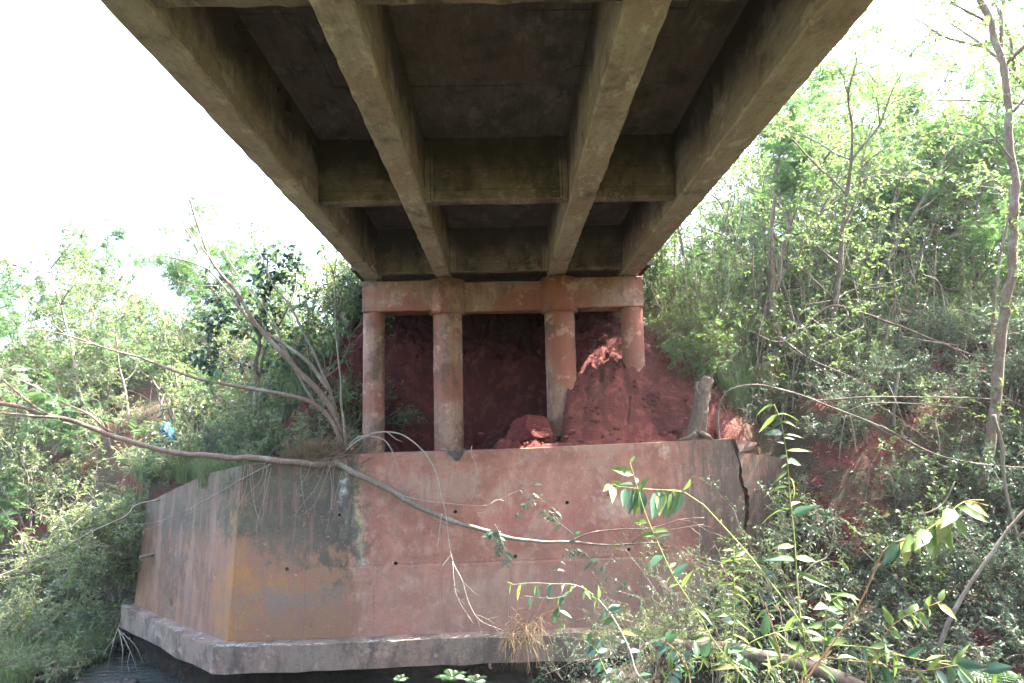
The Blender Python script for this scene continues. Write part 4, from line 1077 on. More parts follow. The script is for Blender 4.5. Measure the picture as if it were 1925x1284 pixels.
# ------------------------------------------------------------------ leaning bare tree on the wall, left
tb = P(648, 862, 13.1)
lt = thing('leaning_tree', 'many stemmed half bare tree rooted on the left end of the wall top', 'tree', tuple(tb))
LIMBS = []
def limb(pts, d0, d1, r0, r1, mat=M_bark_red, name='limb', sides=8):
    p = PP(pts, d0, d1); g = Geo(); tube(g, p, r0, r1, sides, .1, .08)
    wpart(name, g.mesh(name, mat, True), lt)
    if name == 'limb' and len(p) > 3: LIMBS.append((curve(p, .15), r1, mat))
    return np.array(p)
A = limb([(652, 860), (640, 815), (618, 756), (567, 702), (520, 651), (484, 611), (455, 564), (422, 524), (396, 487), (378, 444), (364, 400), (350, 360), (335, 322), (300, 290)], 13.1, 12.2, .066, .006, name='trunk')
B = limb([(618, 735), (578, 680), (509, 633), (462, 596), (418, 535), (385, 498), (356, 440), (327, 411), (285, 392)], 13.0, 12.6, .04, .007, M_bark_grey)
limb([(396, 509), (364, 495), (313, 482), (269, 467), (218, 465)], 12.4, 12.1, .018, .004)
limb([(411, 538), (364, 536), (320, 525), (295, 520)], 12.5, 12.3, .012, .003)
limb([(396, 487), (360, 440), (330, 405), (270, 395)], 12.3, 12.0, .013, .003)
limb([(378, 444), (352, 415), (320, 360), (285, 320)], 12.2, 12.0, .012, .003)
limb([(364, 400), (352, 350), (338, 300), (332, 262)], 12.2, 12.1, .010, .002)
limb([(335, 322), (310, 312), (270, 300), (262, 285)], 12.2, 12.1, .007, .002)
limb([(664, 850), (640, 807), (615, 724), (567, 618), (538, 564), (516, 542), (498, 498), (484, 465), (465, 400)], 13.15, 13.2, .035, .007, M_bark_grey)
limb([(600, 775), (545, 676), (520, 618), (505, 593), (480, 556), (447, 516), (418, 465), (400, 407)], 13.2, 13.4, .025, .006, M_bark_grey)
limb([(650, 850), (644, 778), (636, 669), (631, 604), (627, 516), (607, 476), (600, 447)], 13.0, 12.7, .028, .006, M_bark_grey)
limb([(627, 516), (633, 473), (629, 425), (622, 405)], 12.7, 12.5, .012, .004, M_bark_grey)
limb([(629, 428), (655, 432), (682, 462), (690, 485)], 12.5, 12.2, .007, .002, M_bark_grey)
limb([(630, 520), (670, 492), (700, 470), (712, 440), (720, 405)], 12.7, 12.2, .007, .002, M_bark_grey)
limb([(685, 520), (700, 500), (735, 475), (770, 458)], 12.6, 12.2, .006, .002, M_bark_grey)
limb([(636, 420), (655, 415), (670, 418)], 12.5, 12.3, .005, .002, M_bark_grey)
C1 = limb([(645, 835), (618, 782), (596, 764), (567, 751), (509, 738), (436, 725), (364, 709), (309, 691), (255, 669), (200, 655), (145, 636), (102, 625), (55, 618)], 13.0, 12.0, .045, .008)
D = limb([(650, 870), (620, 872), (575, 874), (502, 864), (436, 859), (364, 855), (291, 842), (225, 822), (175, 804), (127, 789), (91, 780), (47, 767), (0, 758), (-60, 748)], 12.9, 11.6, .062, .03, name='trunk')
limb([(91, 780), (55, 756), (0, 709), (-40, 680)], 11.8, 11.5, .022, .012)
limb([(204, 811), (164, 778), (109, 753), (73, 731), (15, 705), (-30, 690)], 12.0, 11.6, .02, .008)
limb([(110, 785), (60, 782), (0, 775), (-40, 772)], 11.8, 11.5, .025, .015)
Eb = limb([(630, 868), (655, 880), (675, 890), (724, 917), (777, 947), (834, 973), (887, 990), (939, 1007), (996, 1016), (1071, 1019), (1128, 1025), (1203, 1022), (1241, 1021)], 12.75, 12.3, .062, .010, M_bark_grey, 'trunk')
limb([(1071, 1019), (1105, 1004), (1166, 995), (1222, 993), (1279, 977), (1324, 973)], 12.4, 12.3, .018, .005, M_bark_red)
limb([(1188, 1020), (1218, 1000), (1271, 994), (1324, 985)], 12.35, 12.3, .012, .004, M_bark_red)
limb([(758, 932), (796, 941), (841, 947), (909, 951), (928, 945), (977, 921), (983, 926)], 12.6, 12.2, .012, .004, M_bark_pale)
limb([(977, 921), (990, 915), (1003, 905)], 12.2, 12.1, .005, .002, M_bark_pale)
limb([(650, 848), (681, 823), (709, 813), (751, 815), (781, 834), (807, 864), (822, 898), (830, 932), (838, 966), (843, 1015), (851, 1056), (868, 1090), (881, 1132), (902, 1166), (947, 1186)], 12.9, 11.9, .017, .004, M_bark_pale)
limb([(655, 838), (675, 821), (713, 823), (732, 838), (745, 868), (751, 890), (766, 924)], 12.9, 12.5, .014, .004, M_bark_pale)
limb([(728, 812), (745, 826), (757, 830)], 12.5, 12.4, .01, .004, M_bark_pale)
limb([(851, 1056), (853, 1090), (860, 1124), (890, 1173)], 12.1, 12.0, .009, .003, M_bark_pale)
limb([(830, 966), (825, 1000), (822, 1034)], 12.2, 12.15, .01, .005, M_bark_pale)
limb([(887, 838), (886, 855), (897, 880), (893, 915), (884, 948)], 12.7, 12.6, .009, .005, M_bark_pale)
limb([(509, 872), (455, 901), (400, 933), (356, 957), (309, 977), (269, 986)], 12.6, 13.0, .018, .005, M_bark_grey)
for k in range(16):
    x0 = rng.uniform(440, 665); y0 = rng.uniform(868, 885)
    L = rng.uniform(40, 130); s = rng.uniform(-.55, .15)
    limb([(x0, y0), (x0+s*L*.3, y0+L*.4), (x0+s*L*.8+rng.normal(0, 6), y0+L*.8), (x0+s*L+rng.normal(0, 8), y0+L)], 12.6, 12.55, .004, .0015, M_bark_pale, 'hanging_root', 4)
gt = Geo()
for p_, r_, m_ in LIMBS+[(curve(A, .15), .006, None), (curve(B, .15), .006, None)]:
    for q in range(max(2, int(len(p_)*.35))):
        k = rng.integers(int(len(p_)*.25), len(p_)-1); t_ = norm(p_[k+1]-p_[k])
        tw = grow(p_[k], t_*.9+rng.normal(0, .55, 3), rng.uniform(.12, .6), 5, .2, -.03); tube(gt, tw, .0045, .0015, 4, .1, .05, cap=False)
        if q % 2: t2 = grow(tw[3], norm(tw[3]-tw[2])+rng.normal(0, .6, 3), .2, 4, .2); tube(gt, t2, .0025, .001, 4, .1, .05, cap=False)
wpart('twig', gt.mesh('twig', M_bark_grey, True), lt, None, 'stuff')
# matted roots and thatch round the foot
gr = Geo()
for k in range(230):
    c = tb+rng.normal(0, 1, 3)*np.array([.28, .15, .14])+np.array([-.1, -.05, .1])
    p = grow(c, (rng.normal(-.3, 1), rng.normal(-.2, .6), rng.normal(0, .55)), rng.uniform(.2, .75), 5, .35, -.12)
    tube(gr, p, rng.uniform(.003, .011), .002, 4, .15, .1, cap=False)
wpart('root_mass', gr.mesh('root_mass', M_root, True), lt, None, 'stuff')
bm = bmesh.new(); bmesh.ops.create_icosphere(bm, subdivisions=4, radius=1)
V = np.array([v.co for v in bm.verts]); dd = 1+.8*(fbm(V*2.2+4, 4, .6)-.5)
for v, p in zip(bm.verts, V*dd[:, None]*np.array([.26, .2, .3])+tb+np.array([-.02, .1, -.1])): v.co = p
me = bpy.data.meshes.new('root_crown'); bm.to_mesh(me); bm.free(); me.materials.append(M_root)
wpart('root_crown', me, lt)
# sparse feathery leaves on the long arms
gw, gl = Geo(), Geo()
dress(gw, gl, [C1[6:], D[8:], np.array(PP([(164, 778), (109, 753), (73, 731), (15, 705)], 11.9, 11.6))], 8, .45, 2, .2, .8, 'frond', .1, .15, .3, .004, True)
dress(gw, gl, [np.array(PP([(500, 740), (436, 725), (364, 709)], 12.7, 12.4))], 3, .3, 2, .2, .8, 'frond', .1, .15, .2, .004, False)
wpart('twig', gw.mesh('twig', M_bark_red, True), lt, None, 'stuff'); wpart('foliage', gl.mesh('foliage', M_leaf_feather), lt)
# dead grassy hair over the wing top
for k in range(9):
    px = rng.uniform(540, 660); o = thing('grass_tuft', 'dry matted grass tuft among the roots of the leaning tree', 'grass tuft', tuple(P(px, 868, 13.05)), 'dry tufts at the leaning tree', k, rng.uniform(.5, .9))
    link('blades', K_dry[0], o)

# big leaved small tree left of the leaning tree
bt = thing('small_tree', 'dark stemmed small tree with ivy shaped leaves behind the leaning bare stems', 'tree', tuple(P(490, 870, 15.2)))
t1 = PP([(452, 880), (465, 830), (478, 780), (482, 735), (480, 690), (488, 650), (492, 600), (500, 540), (505, 470)], 15.2, 15.2)
t2 = PP([(470, 815), (455, 770), (400, 740), (398, 690), (390, 640), (392, 600)], 15.2, 14.8)
t3 = PP([(482, 735), (500, 655), (530, 600), (555, 540), (550, 480)], 15.2, 15.4)
t4 = PP([(520, 862), (512, 825), (497, 795), (480, 745)], 15.2, 15.2)
t5 = PP([(488, 650), (440, 600), (410, 560), (400, 520)], 15.2, 15.0)
g = Geo(); tube(g, t1, .07, .015, 8, .12)
wpart('trunk', g.mesh('trunk', M_bark_dark, True), bt)
for t_, r_ in ((t2, .04), (t3, .035), (t4, .05), (t5, .025)):
    g = Geo(); tube(g, t_, r_, r_*.3, 7, .12); wpart('limb', g.mesh('limb', M_bark_dark, True), bt)
gw, gl = Geo(), Geo()
dress(gw, gl, [np.array(t) for t in (t1[4:], t2[2:], t3[1:], t5, t1[2:])], 20, .75, 9, .115, .85, 'heart', .05, .6, .1, .006)
wpart('twig', gw.mesh('twig', M_bark_dark, True), bt, None, 'stuff'); wpart('crown', gl.mesh('crown', M_leaf_teal), bt)

# ------------------------------------------------------------------ right hand trunks and bent saplings
def rtree(name, label, polys, mat, leafmat=None, dressing=None, group=None, cat='tree'):
    o = thing(name, label, cat, tuple(polys[0][0][0]), group)
    for k, (p, r0, r1) in enumerate(polys):
        g = Geo(); tube(g, p, r0, r1, 8 if r0 > .03 else 6, .12, .07); wpart('trunk' if k == 0 else 'limb', g.mesh('trunk', mat, True), o)
    if dressing:
        gw, gl = Geo(), Geo()
        for (lb, ntw, tl, nlf, ll, wr, t) in dressing: dress(gw, gl, [np.array(l) for l in lb], int(ntw*1.8), tl, nlf, ll, wr, t, .1)
        wpart('twig', gw.mesh('twig', mat, True), o, None, 'stuff'); wpart('crown', gl.mesh('crown', leafmat), o)
    return o
f1 = PP([(1436, 760), (1442, 727), (1461, 651), (1454, 582), (1450, 509), (1447, 473), (1454, 400), (1460, 330), (1470, 260), (1495, 190)], 15.2, 14.8)
f2 = PP([(1459, 560), (1461, 538), (1465, 502), (1480, 447), (1487, 400), (1500, 330), (1520, 280)], 15.1, 15.0)
f3 = PP([(1461, 651), (1472, 644), (1516, 607), (1567, 576), (1625, 589), (1698, 615), (1785, 651), (1858, 676)], 15.1, 13.5)
f4 = PP([(1567, 576), (1578, 530), (1590, 480), (1600, 440)], 14.7, 14.6)
rtree('forked_tree', 'reddish forked tree with feathery top, nearest behind the stump', [(f1, .075, .02), (f2, .055, .015), (f3, .035, .012), (f4, .022, .01)], M_bark_red, M_leaf_feather,
      [([f1[6:], f2[4:]], 15, .7, 5, .3, .8, 'frond')])
b1 = PP([(1836, 960), (1847, 913), (1866, 800), (1876, 727), (1880, 691), (1887, 625), (1898, 553), (1905, 487), (1909, 400), (1907, 330), (1901, 291), (1898, 236), (1890, 164), (1880, 109), (1865, 47), (1840, -5), (1815, -80), (1800, -160)], 11.5, 10.8)
b2 = PP([(1892, 120), (1925, 90), (1960, 60), (2010, 0)], 11.0, 10.5)
b3 = PP([(1880, 100), (1885, 40), (1890, -40), (1900, -120)], 11.0, 10.9)
b4 = PP([(1905, 210), (1940, 170), (1990, 130)], 11, 10.6)
b5 = PP([(1865, 47), (1800, 10), (1750, -30), (1700, -60)], 10.9, 10.4)
b6 = PP([(1903, 300), (1850, 240), (1800, 215), (1772, 240), (1765, 262)], 11.0, 10.6)
rtree('tall_tree', 'tall rough barked tree trunk with limbs at the right edge', [(b1, .085, .045), (b2, .032, .012), (b3, .04, .016), (b4, .028, .012), (b5, .024, .008), (b6, .014, .004)], M_bark_red, M_leaf_light,
      [([b2, b3, b4, b5, b6, b1[10:]], 9, .7, 7, .09, .5, 'leaf'), ([b1[1:9]], 16, .35, 7, .075, .5, 'leaf')])
for k, (pts, dep, r0) in enumerate([
        ([(1362, 735), (1350, 655), (1352, 611), (1370, 545), (1381, 484), (1396, 400), (1432, 262)], 14.6, .022),
        ([(1340, 720), (1345, 640), (1362, 520), (1368, 400), (1375, 330)], 15.0, .02),
        ([(1418, 740), (1420, 640), (1416, 520), (1412, 400), (1405, 330)], 15.6, .02),
        ([(1432, 700), (1430, 580), (1435, 470), (1425, 380)], 16, .018),
        ([(1500, 720), (1515, 600), (1500, 500), (1530, 380), (1560, 300)], 16.5, .03),
        ([(1545, 720), (1540, 620), (1575, 500), (1600, 400), (1640, 300)], 16.0, .035),
        ([(1655, 720), (1660, 600), (1650, 480), (1680, 380), (1700, 300)], 16.5, .03),
        ([(1725, 730), (1730, 620), (1715, 500), (1690, 420)], 15.5, .025),
        ([(1862, 740), (1865, 640), (1872, 540), (1893, 420), (1900, 340)], 13.0, .035),
        ([(1690, 900), (1682, 840), (1680, 780), (1690, 700)], 13.0, .05),
        ([(1705, 910), (1700, 850), (1706, 780), (1700, 720)], 13.2, .045),
        ([(1600, 740), (1610, 640), (1625, 520), (1600, 430), (1610, 350)], 17, .03)]):
    p = PP(pts, dep, dep-.2)
    dr = [([p[3:]], 7, .6, 7, .09, .55, 'leaf')] if k in (0, 4, 5, 6, 11) else None
    rtree('sapling', 'slender bare sapling trunk standing in the right thicket', [(p, r0, r0*.4)], M_bark_red if k % 3 else M_bark_grey, M_leaf, dr, 'slender trunks in the right thicket', 'sapling')
single('bent_sapling', 'pale bent sapling arching right from behind the stump into the thicket', 'sapling', [
    (PP([(1352, 830), (1349, 811), (1352, 764), (1370, 735), (1414, 724), (1480, 735), (1534, 753), (1589, 775), (1643, 796), (1716, 833)], 13.5, 11.5), .027, .008),
    (PP([(1534, 753), (1625, 747), (1734, 747), (1843, 749), (1901, 753)], 12.6, 11.2), .018, .008),
    (PP([(1589, 775), (1643, 758), (1734, 760), (1821, 767)], 12.3, 11.4), .014, .005)], M_bark_grey)
for k, (pts, dep, r0) in enumerate([
        ([(1765, 1215), (1790, 1154), (1828, 1094), (1866, 1034), (1922, 966), (1980, 900)], 7.5, .022),
        ([(1868, 780), (1884, 830), (1885, 880), (1900, 960), (1915, 1010)], 8.5, .025),
        ([(1655, 800), (1750, 850), (1830, 870), (1930, 880)], 10.5, .012),
        ([(1590, 780), (1580, 830), (1578, 870)], 12.3, .012), ([(1598, 780), (1606, 820), (1608, 850)], 12.2, .012),
        ([(1500, 1090), (1530, 1060), (1560, 1040), (1572, 960)], 9.0, .009),
        ([(1730, 968), (1770, 950), (1795, 905)], 10, .014)]):
    single('bare_branch', ['thick leaning bare branch in the lower right corner', 'pale vertical bare stem at the right edge', 'thin bare branch sweeping to the right edge',
                           'left one of the two short broken stubs under the bent sapling', 'right one of the two short broken stubs under the bent sapling', 'thin curved twig rising on the lower right slope',
                           'bent grey branch on the shaded slope at the right'][k], 'branch', [(PP(pts, dep), r0, r0*.6)], M_bark_grey)
for k in range(80):
    x, y = (rng.uniform(3.7, 6.6), rng.uniform(14.4, 16.8)) if k > 43 else (rng.uniform(4.6, 12), rng.uniform(14.2, 17.5))
    if x/y > .78: continue
    z = ground_z(x, y); h_ = rng.uniform(2.2, 5.0)
    g = Geo(); tube(g, grow((x, y, z-.1), (rng.normal(0, .16), rng.normal(0, .1), 1), h_, 7, .09), rng.uniform(.010, .02), .004, 5, .2, .08)
    o = link('sapling', g.mesh('sapling', (M_bark_red, M_bark_grey, M_bark_dark)[k % 3], True)); o['label'] = 'thin upright bare stem standing in the right thicket'; o['category'] = 'stem'; o['group'] = 'upright stems in the right thicket'
# tangle of thin bare twigs in the thicket
for k in range(46):
    x0, y0 = rng.uniform(1380, 1900), rng.uniform(560, 1000); dep = rng.uniform(11.3, 14.5)
    a = rng.uniform(-.9, .5) if k % 2 else rng.uniform(1.1, 2.0); L = rng.uniform(80, 260)
    q = [P(x0, y0, dep)]
    for s in (.35, .7, 1.): q.append(P(x0+math.cos(a)*L*s+rng.normal(0, 9), y0-math.sin(a)*L*s+rng.normal(0, 9)+18*s*s, dep+rng.normal(0, .2)))
    g = Geo(); tube(g, q, rng.uniform(.004, .009), .002, 4, .2, .05)
    o = link('dead_twig', g.mesh('dead_twig', M_bark_grey if k % 3 else M_bark_pale, True)); o['label'] = 'thin dead twig tangled in the right thicket'; o['category'] = 'twig'; o['group'] = 'dead twigs in the right thicket'

# ------------------------------------------------------------------ near shoots: each leaf a part
def leaf_mesh(name, wr, mat, droop=.25, seg=4):
    V, F = [], []
    for k in range(seg+1):
        t = k/seg; w = wr*.5*math.sin(math.pi*min(1, t**.8))*(1-.25*t) if 0 < k < seg else .004
        z = -droop*t*t
        V += [(-w, t, z+.25*w), (0, t, z-.02), (w, t, z+.25*w)]
    for k in range(seg):
        b = k*3; F += [(b, b+1, b+4, b+3), (b+1, b+2, b+5, b+4)]
    g = Geo(); g.add(V, F)
    me = g.mesh(name, mat, True)
    return me
L_long = [leaf_mesh('leaf', .24, M_leaf_shoot, d) for d in (.2, .7, .45)]
L_oval = [leaf_mesh('leaf', .46, M_leaf_shoot, d) for d in (.1, .3)]
L_dark = [leaf_mesh('leaf', .48, M_leaf_shoot_dark, d) for d in (.08, .25)]
L_small = [leaf_mesh('leaf', .45, M_leaf_teal, d, 3) for d in (.1, .3)]
def put_leaf(root, me, pos, d, up, ln):
    y = Vector(d).normalized(); x = y.cross(Vector(up)).normalized(); z = x.cross(y)
    m = Matrix((x*ln, y*ln, z*ln)).transposed().to_4x4(); m.translation = Vector(pos)-root.location
    return link('leaf', me, root, m)
def shoot(label, stems, leaves, mat=M_stem_green, name='leafy_shoot', cat='shoot', group=None):
    """stems: (points, r0, r1); leaves: (stem index, count, from, to, meshes, length, droop, plane)"""
    root = thing(name, label, cat, tuple(stems[0][0][0]), group)
    cs = []
    for p, r0, r1 in stems:
        g = Geo(); c = tube(g, p, r0, r1, 6, .06, .05); cs.append(np.array(c))
        wpart('stem', g.mesh('stem', mat, True), root)
    for (si, n_, a, b, mes, ln, droop) in leaves:
        c = cs[si]
        for k in range(n_):
            u = (a+(b-a)*min(.999, max(0, (k+rng.normal(.5, .7))/n_)))*(len(c)-1.001); i0 = int(u); p = c[i0]+(c[i0+1]-c[i0])*(u-i0); t = norm(c[i0+1]-c[i0])
            side = norm(np.cross(t, np.array([0, 1., 0])))*(1 if k % 2 else -1)
            d = t*rng.uniform(.2, .7)+side*rng.uniform(.5, 1)+np.array([0, rng.normal(-.15, .4), -droop*rng.uniform(.4, 1.2)])
            up = np.array([rng.normal(0, .4), -.6+rng.normal(0, .4), .7])
            put_leaf(root, (mes if rng.random() < .8 else L_dark)[rng.integers(min(2, len(mes)))], p, d, up, ln*rng.choice([.45, .7, .9, 1.05, 1.2])*rng.uniform(.85, 1.15))
    return root
shoot('tall upright green shoot with narrow leaves right of the crack', [
    (PP([(1504, 1300), (1515, 1222), (1504, 1158), (1498, 1083), (1493, 1007), (1485, 932), (1481, 875), (1470, 800), (1455, 760)], 4.6, 4.7), .006, .002)],
    [(0, 12, .2, .72, L_long, .16, .5), (0, 16, .72, 1, L_long, .13, .9), (0, 5, .1, .45, L_oval, .12, .4)])
shoot('long slanting shoot ending in a row of dark hanging leaves before the wall', [
    (PP([(1545, 1245), (1504, 1169), (1459, 1109), (1406, 1041), (1331, 958), (1316, 945), (1279, 923), (1241, 921), (1184, 917), (1139, 909)], 4.6, 4.9), .006, .002)],
    [(0, 5, .1, .55, L_long, .1, .3)])
r_ = bpy.data.objects[-1] if False else None
hs = thing('hanging_leaf_spray', 'spray of large glossy dark leaves hanging in a row before the wall', 'leaf spray', tuple(P(1241, 921, 4.85)))
g = Geo(); tube(g, PP([(1290, 926), (1241, 921), (1184, 917), (1139, 909)], 4.83, 4.88), .003, .002, 5, .05); wpart('stem', g.mesh('stem', M_stem_green, True), hs)
for (px, py, qx, qy, s, me) in [(1282, 925, 1268, 964, 1, L_dark[0]), (1262, 922, 1250, 966, 1, L_dark[1]), (1243, 921, 1228, 968, 1, L_dark[0]), (1246, 922, 1240, 962, 1, L_oval[0]), (1205, 920, 1212, 962, 1, L_dark[1]),
                           (1190, 918, 1183, 962, 1, L_dark[0]), (1178, 917, 1172, 948, 1, L_dark[0]), (1196, 918, 1200, 965, 1, L_oval[1]), (1284, 922, 1298, 905, 1, L_oval[0]), (1268, 922, 1262, 965, 1, L_oval[1]),
                           (1160, 914, 1142, 932, 1, L_oval[0]), (1150, 912, 1155, 935, 1, L_oval[1]), (1170, 914, 1156, 906, 1, L_oval[1]), (1145, 910, 1136, 922, 1, L_oval[0])]:
    p, q = P(px, py, 4.85), P(qx, qy, 4.78+rng.uniform(-.05, .05)); ln = float(np.linalg.norm(q-p))
    put_leaf(hs, me, p, q-p, (rng.normal(0, .35), -1, .15), ln*1.12)
shoot('slanting green shoot with a pale folded tip before the middle of the wall', [
    (PP([(1413, 1290), (1349, 1215), (1324, 1173), (1298, 1132), (1264, 1079), (1241, 1030), (1218, 977), (1203, 932), (1184, 868)], 4.2, 4.5), .005, .002)],
    [(0, 9, .12, .75, L_long, .14, .5), (0, 5, .25, .75, L_oval, .1, .4), (0, 5, .88, 1, L_oval, .11, -.2), (0, 3, .45, .7, L_oval, .1, .2)])
shoot('arching shoot with blue green leaves drooping before the footing', [
    (PP([(1222, 1290), (1196, 1264), (1184, 1222), (1166, 1185), (1147, 1154), (1117, 1120), (1083, 1100), (1045, 1098), (1000, 1096), (955, 1100)], 5.0, 5.4), .007, .002),
    (PP([(1083, 1100), (1060, 1120), (1030, 1125), (985, 1120)], 5.3, 5.3), .004, .002), (PP([(1060, 1098), (1050, 1140), (1060, 1175)], 5.35, 5.3), .004, .002)],
    [(0, 16, .42, 1, L_long, .12, .9), (1, 8, .1, 1, L_dark, .09, 1), (2, 6, .2, 1, L_long, .11, 1), (0, 8, .05, .5, L_dark, .1, .6), (0, 7, .3, .6, L_oval, .09, .6)], M_bark_pale)
shoot('rising shoot ending in a spray of large yellow green leaves at the right', [
    (PP([(1500, 1300), (1553, 1226), (1602, 1158), (1632, 1102), (1658, 1041), (1685, 1019), (1730, 1004), (1775, 973), (1813, 943), (1858, 951)], 3.9, 3.9), .006, .003)],
    [(0, 4, .1, .45, L_long, .12, .5)], M_stem_red)
ys_ = thing('yellow_leaf_spray', 'spray of large yellow green leaves at the right, lit from above', 'leaf spray', tuple(P(1740, 1000, 3.9)))
g = Geo(); tube(g, PP([(1685, 1019), (1730, 1004), (1775, 973), (1813, 943), (1850, 940)], 3.88, 3.86), .003, .002, 5, .05); wpart('stem', g.mesh('stem', M_stem_green, True), ys_)
for (px, py, qx, qy, me) in [(1690, 1018, 1668, 1056, L_dark[1]), (1700, 1015, 1704, 1058, L_oval[0]), (1712, 1010, 1735, 1040, L_oval[1]), (1735, 1002, 1752, 1042, L_oval[0]), (1752, 990, 1762, 1040, L_oval[1]), (1765, 982, 1788, 1030, L_oval[0]),
                             (1778, 972, 1770, 1010, L_oval[1]), (1785, 965, 1820, 1008, L_oval[0]), (1800, 952, 1860, 978, L_oval[0]), (1812, 943, 1858, 962, L_oval[1]), (1795, 958, 1778, 978, L_oval[1]), (1720, 1008, 1700, 1035, L_oval[0]), (1745, 996, 1730, 1020, L_oval[1])]:
    p, q = P(px, py, 3.88), P(qx, qy, 3.8+rng.uniform(-.05, .06)); put_leaf(ys_, me, p, q-p, (rng.normal(0, .3), -.8, .5), float(np.linalg.norm(q-p))*1.1)
for k, (pts, dep, n_, mes, ln, lab) in enumerate([
        ([(1500, 1285), (1542, 1240), (1600, 1242), (1670, 1250), (1720, 1262), (1800, 1250)], 4.2, 10, L_long, .14, 'low shoot running right along the bottom edge past the log'),
        ([(1565, 1212), (1640, 1218), (1700, 1234), (1800, 1252), (1870, 1262)], 4.5, 10, L_long, .16, 'low arching shoot with broad pale leaves at the bottom right'),
        ([(1361, 1300), (1378, 1190), (1380, 1120), (1380, 1034)], 4.9, 16, L_long, .12, 'short upright shoot with drooping leaves before the right end of the footing'),
        ([(1473, 1272), (1466, 1226), (1451, 1177), (1438, 1132)], 4.7, 9, L_long, .1, 'slim upright shoot between the crack and the tall shoot'),
        ([(1385, 1290), (1400, 1220), (1440, 1195), (1500, 1180)], 4.4, 10, L_long, .12, 'bent shoot curving over the fallen log'),
        ([(1545, 1240), (1552, 1180), (1556, 1135), (1590, 1115)], 4.5, 8, L_oval, .12, 'forked pale shoot left of the yellow leaf spray'),
        ([(1300, 1300), (1290, 1250), (1262, 1215), (1240, 1200)], 4.6, 12, L_dark, .1, 'leafy dark shoot low before the log'),
        ([(1240, 1300), (1262, 1262), (1300, 1240), (1330, 1232)], 4.3, 12, L_long, .1, 'low yellow green shoot beside the bottom edge left of the log'),
        ([(1430, 1300), (1445, 1265), (1470, 1245), (1510, 1235)], 4.1, 10, L_long, .11, 'low yellow green shoot in front of the log'),
        ([(1620, 1300), (1660, 1200), (1700, 1160), (1770, 1130)], 5.0, 14, L_oval, .11, 'green shoot bending right under the yellow leaf spray'),
        ([(1160, 1300), (1135, 1255), (1120, 1220), (1100, 1205)], 5.2, 12, L_dark, .09, 'dark leafy shoot low before the footing')]):
    shoot(lab, [(PP(pts, dep), .0045, .0015)], [(0, int(n_*1.9), .15, 1, mes, ln, .4)], M_stem_red if k % 3 == 0 else M_stem_green)
# small leaved creeper in front of the wall
for k, (stems, lab) in enumerate([
        ([[(1045, 1105), (1050, 1060), (1080, 1010), (1020, 958), (1018, 910)], [(1018, 930), (985, 950), (970, 975)], [(1030, 985), (1045, 960)]], 'small dark leaved twig hanging before the wall centre'),
        ([[(930, 985), (940, 1010), (935, 1045)], [(938, 1015), (955, 1045), (950, 1062)], [(930, 995), (918, 1008)]], 'small dark leaved twig on the branch left of the wall centre'),
        ([[(1210, 1130), (1170, 1100), (1120, 1070), (1060, 1040)], [(1120, 1070), (1100, 1040), (1075, 1035)]], 'thin creeper with tiny leaves low on the wall')]):
    sh = [(PP(s, 10.6), .006, .002) for s in stems]
    shoot(lab, sh, [(q, 22 if q == 0 else 14, .1, 1, L_small, .11, .5) for q in range(len(sh))], M_bark_grey, 'creeper_twig', 'twig')
# fine leaved bush right of centre, before the wall foot
for k, (px, py, dep, s) in enumerate([(1180, 1190, 10.2, 1.1), (1270, 1165, 10.4, 1.2), (1330, 1185, 10.3, 1.3), (1420, 1120, 10.6, 1.5), (1460, 1010, 11.6, 1.4), (1440, 1085, 11.2, 1.5), (1120, 1215, 10.2, .9), (1480, 1150, 9.5, 1.4), (1230, 1215, 9.2, 1.1), (1340, 1240, 8.6, 1.1), (1060, 1230, 10.0, .8), (1390, 1200, 9.4, 1.3), (1300, 1205, 9.6, 1.2), (1150, 1255, 8.8, .9), (1500, 1085, 10.8, 1.5), (1470, 960, 12.2, 1.3)]):
    c = P(px, py+40, dep); plant('low_plant', 'thin leaved bush growing before the right end of the wall', 'plant', pick(K_loose, k), c[0], c[1], k*1.3, s*.55, 'thin bushes before the right end of the wall', c[2])
for k, (px, py, dep, lab) in enumerate([(1290, 1215, 11.4, 'fine twiggy bush veiling the lower right wall, left one above the log'), (1390, 1185, 11.6, 'fine twiggy bush veiling the foot of the crack'), (1450, 1110, 12.0, 'fine twiggy bush over the wall end right of the crack'), (1180, 1225, 11.3, 'fine twiggy bush beside the dry straw tuft at the footing')]):
    tbush = thing('twiggy_bush', lab, 'bush', tuple(P(px, py, dep)))
    gw, gl, lim = Geo(), Geo(), []
    for q in range(11):
        L = rng.uniform(1.0, 2.3)*(1 if k < 3 else .7)
        p = grow(P(px+rng.uniform(-25, 25), py+10, dep), (rng.uniform(-1.3, .45), rng.uniform(-.3, .2), rng.uniform(.35, 1.1)), L, 8, .14, -.05)
        g = Geo(); tube(g, p, .008, .002, 5, .1, .05); wpart('stem', g.mesh('stem', M_bark_grey if q % 2 else M_bark_red, True), tbush); lim.append(p)
    dress(gw, gl, lim, 7, .4, 6, .052, .42, 'leaf', .25, .3, .1, .003)
    wpart('twig', gw.mesh('twig', M_bark_grey, True), tbush, None, 'stuff'); wpart('foliage', gl.mesh('foliage', M_leaf_teal if k % 2 else M_leaf), tbush)
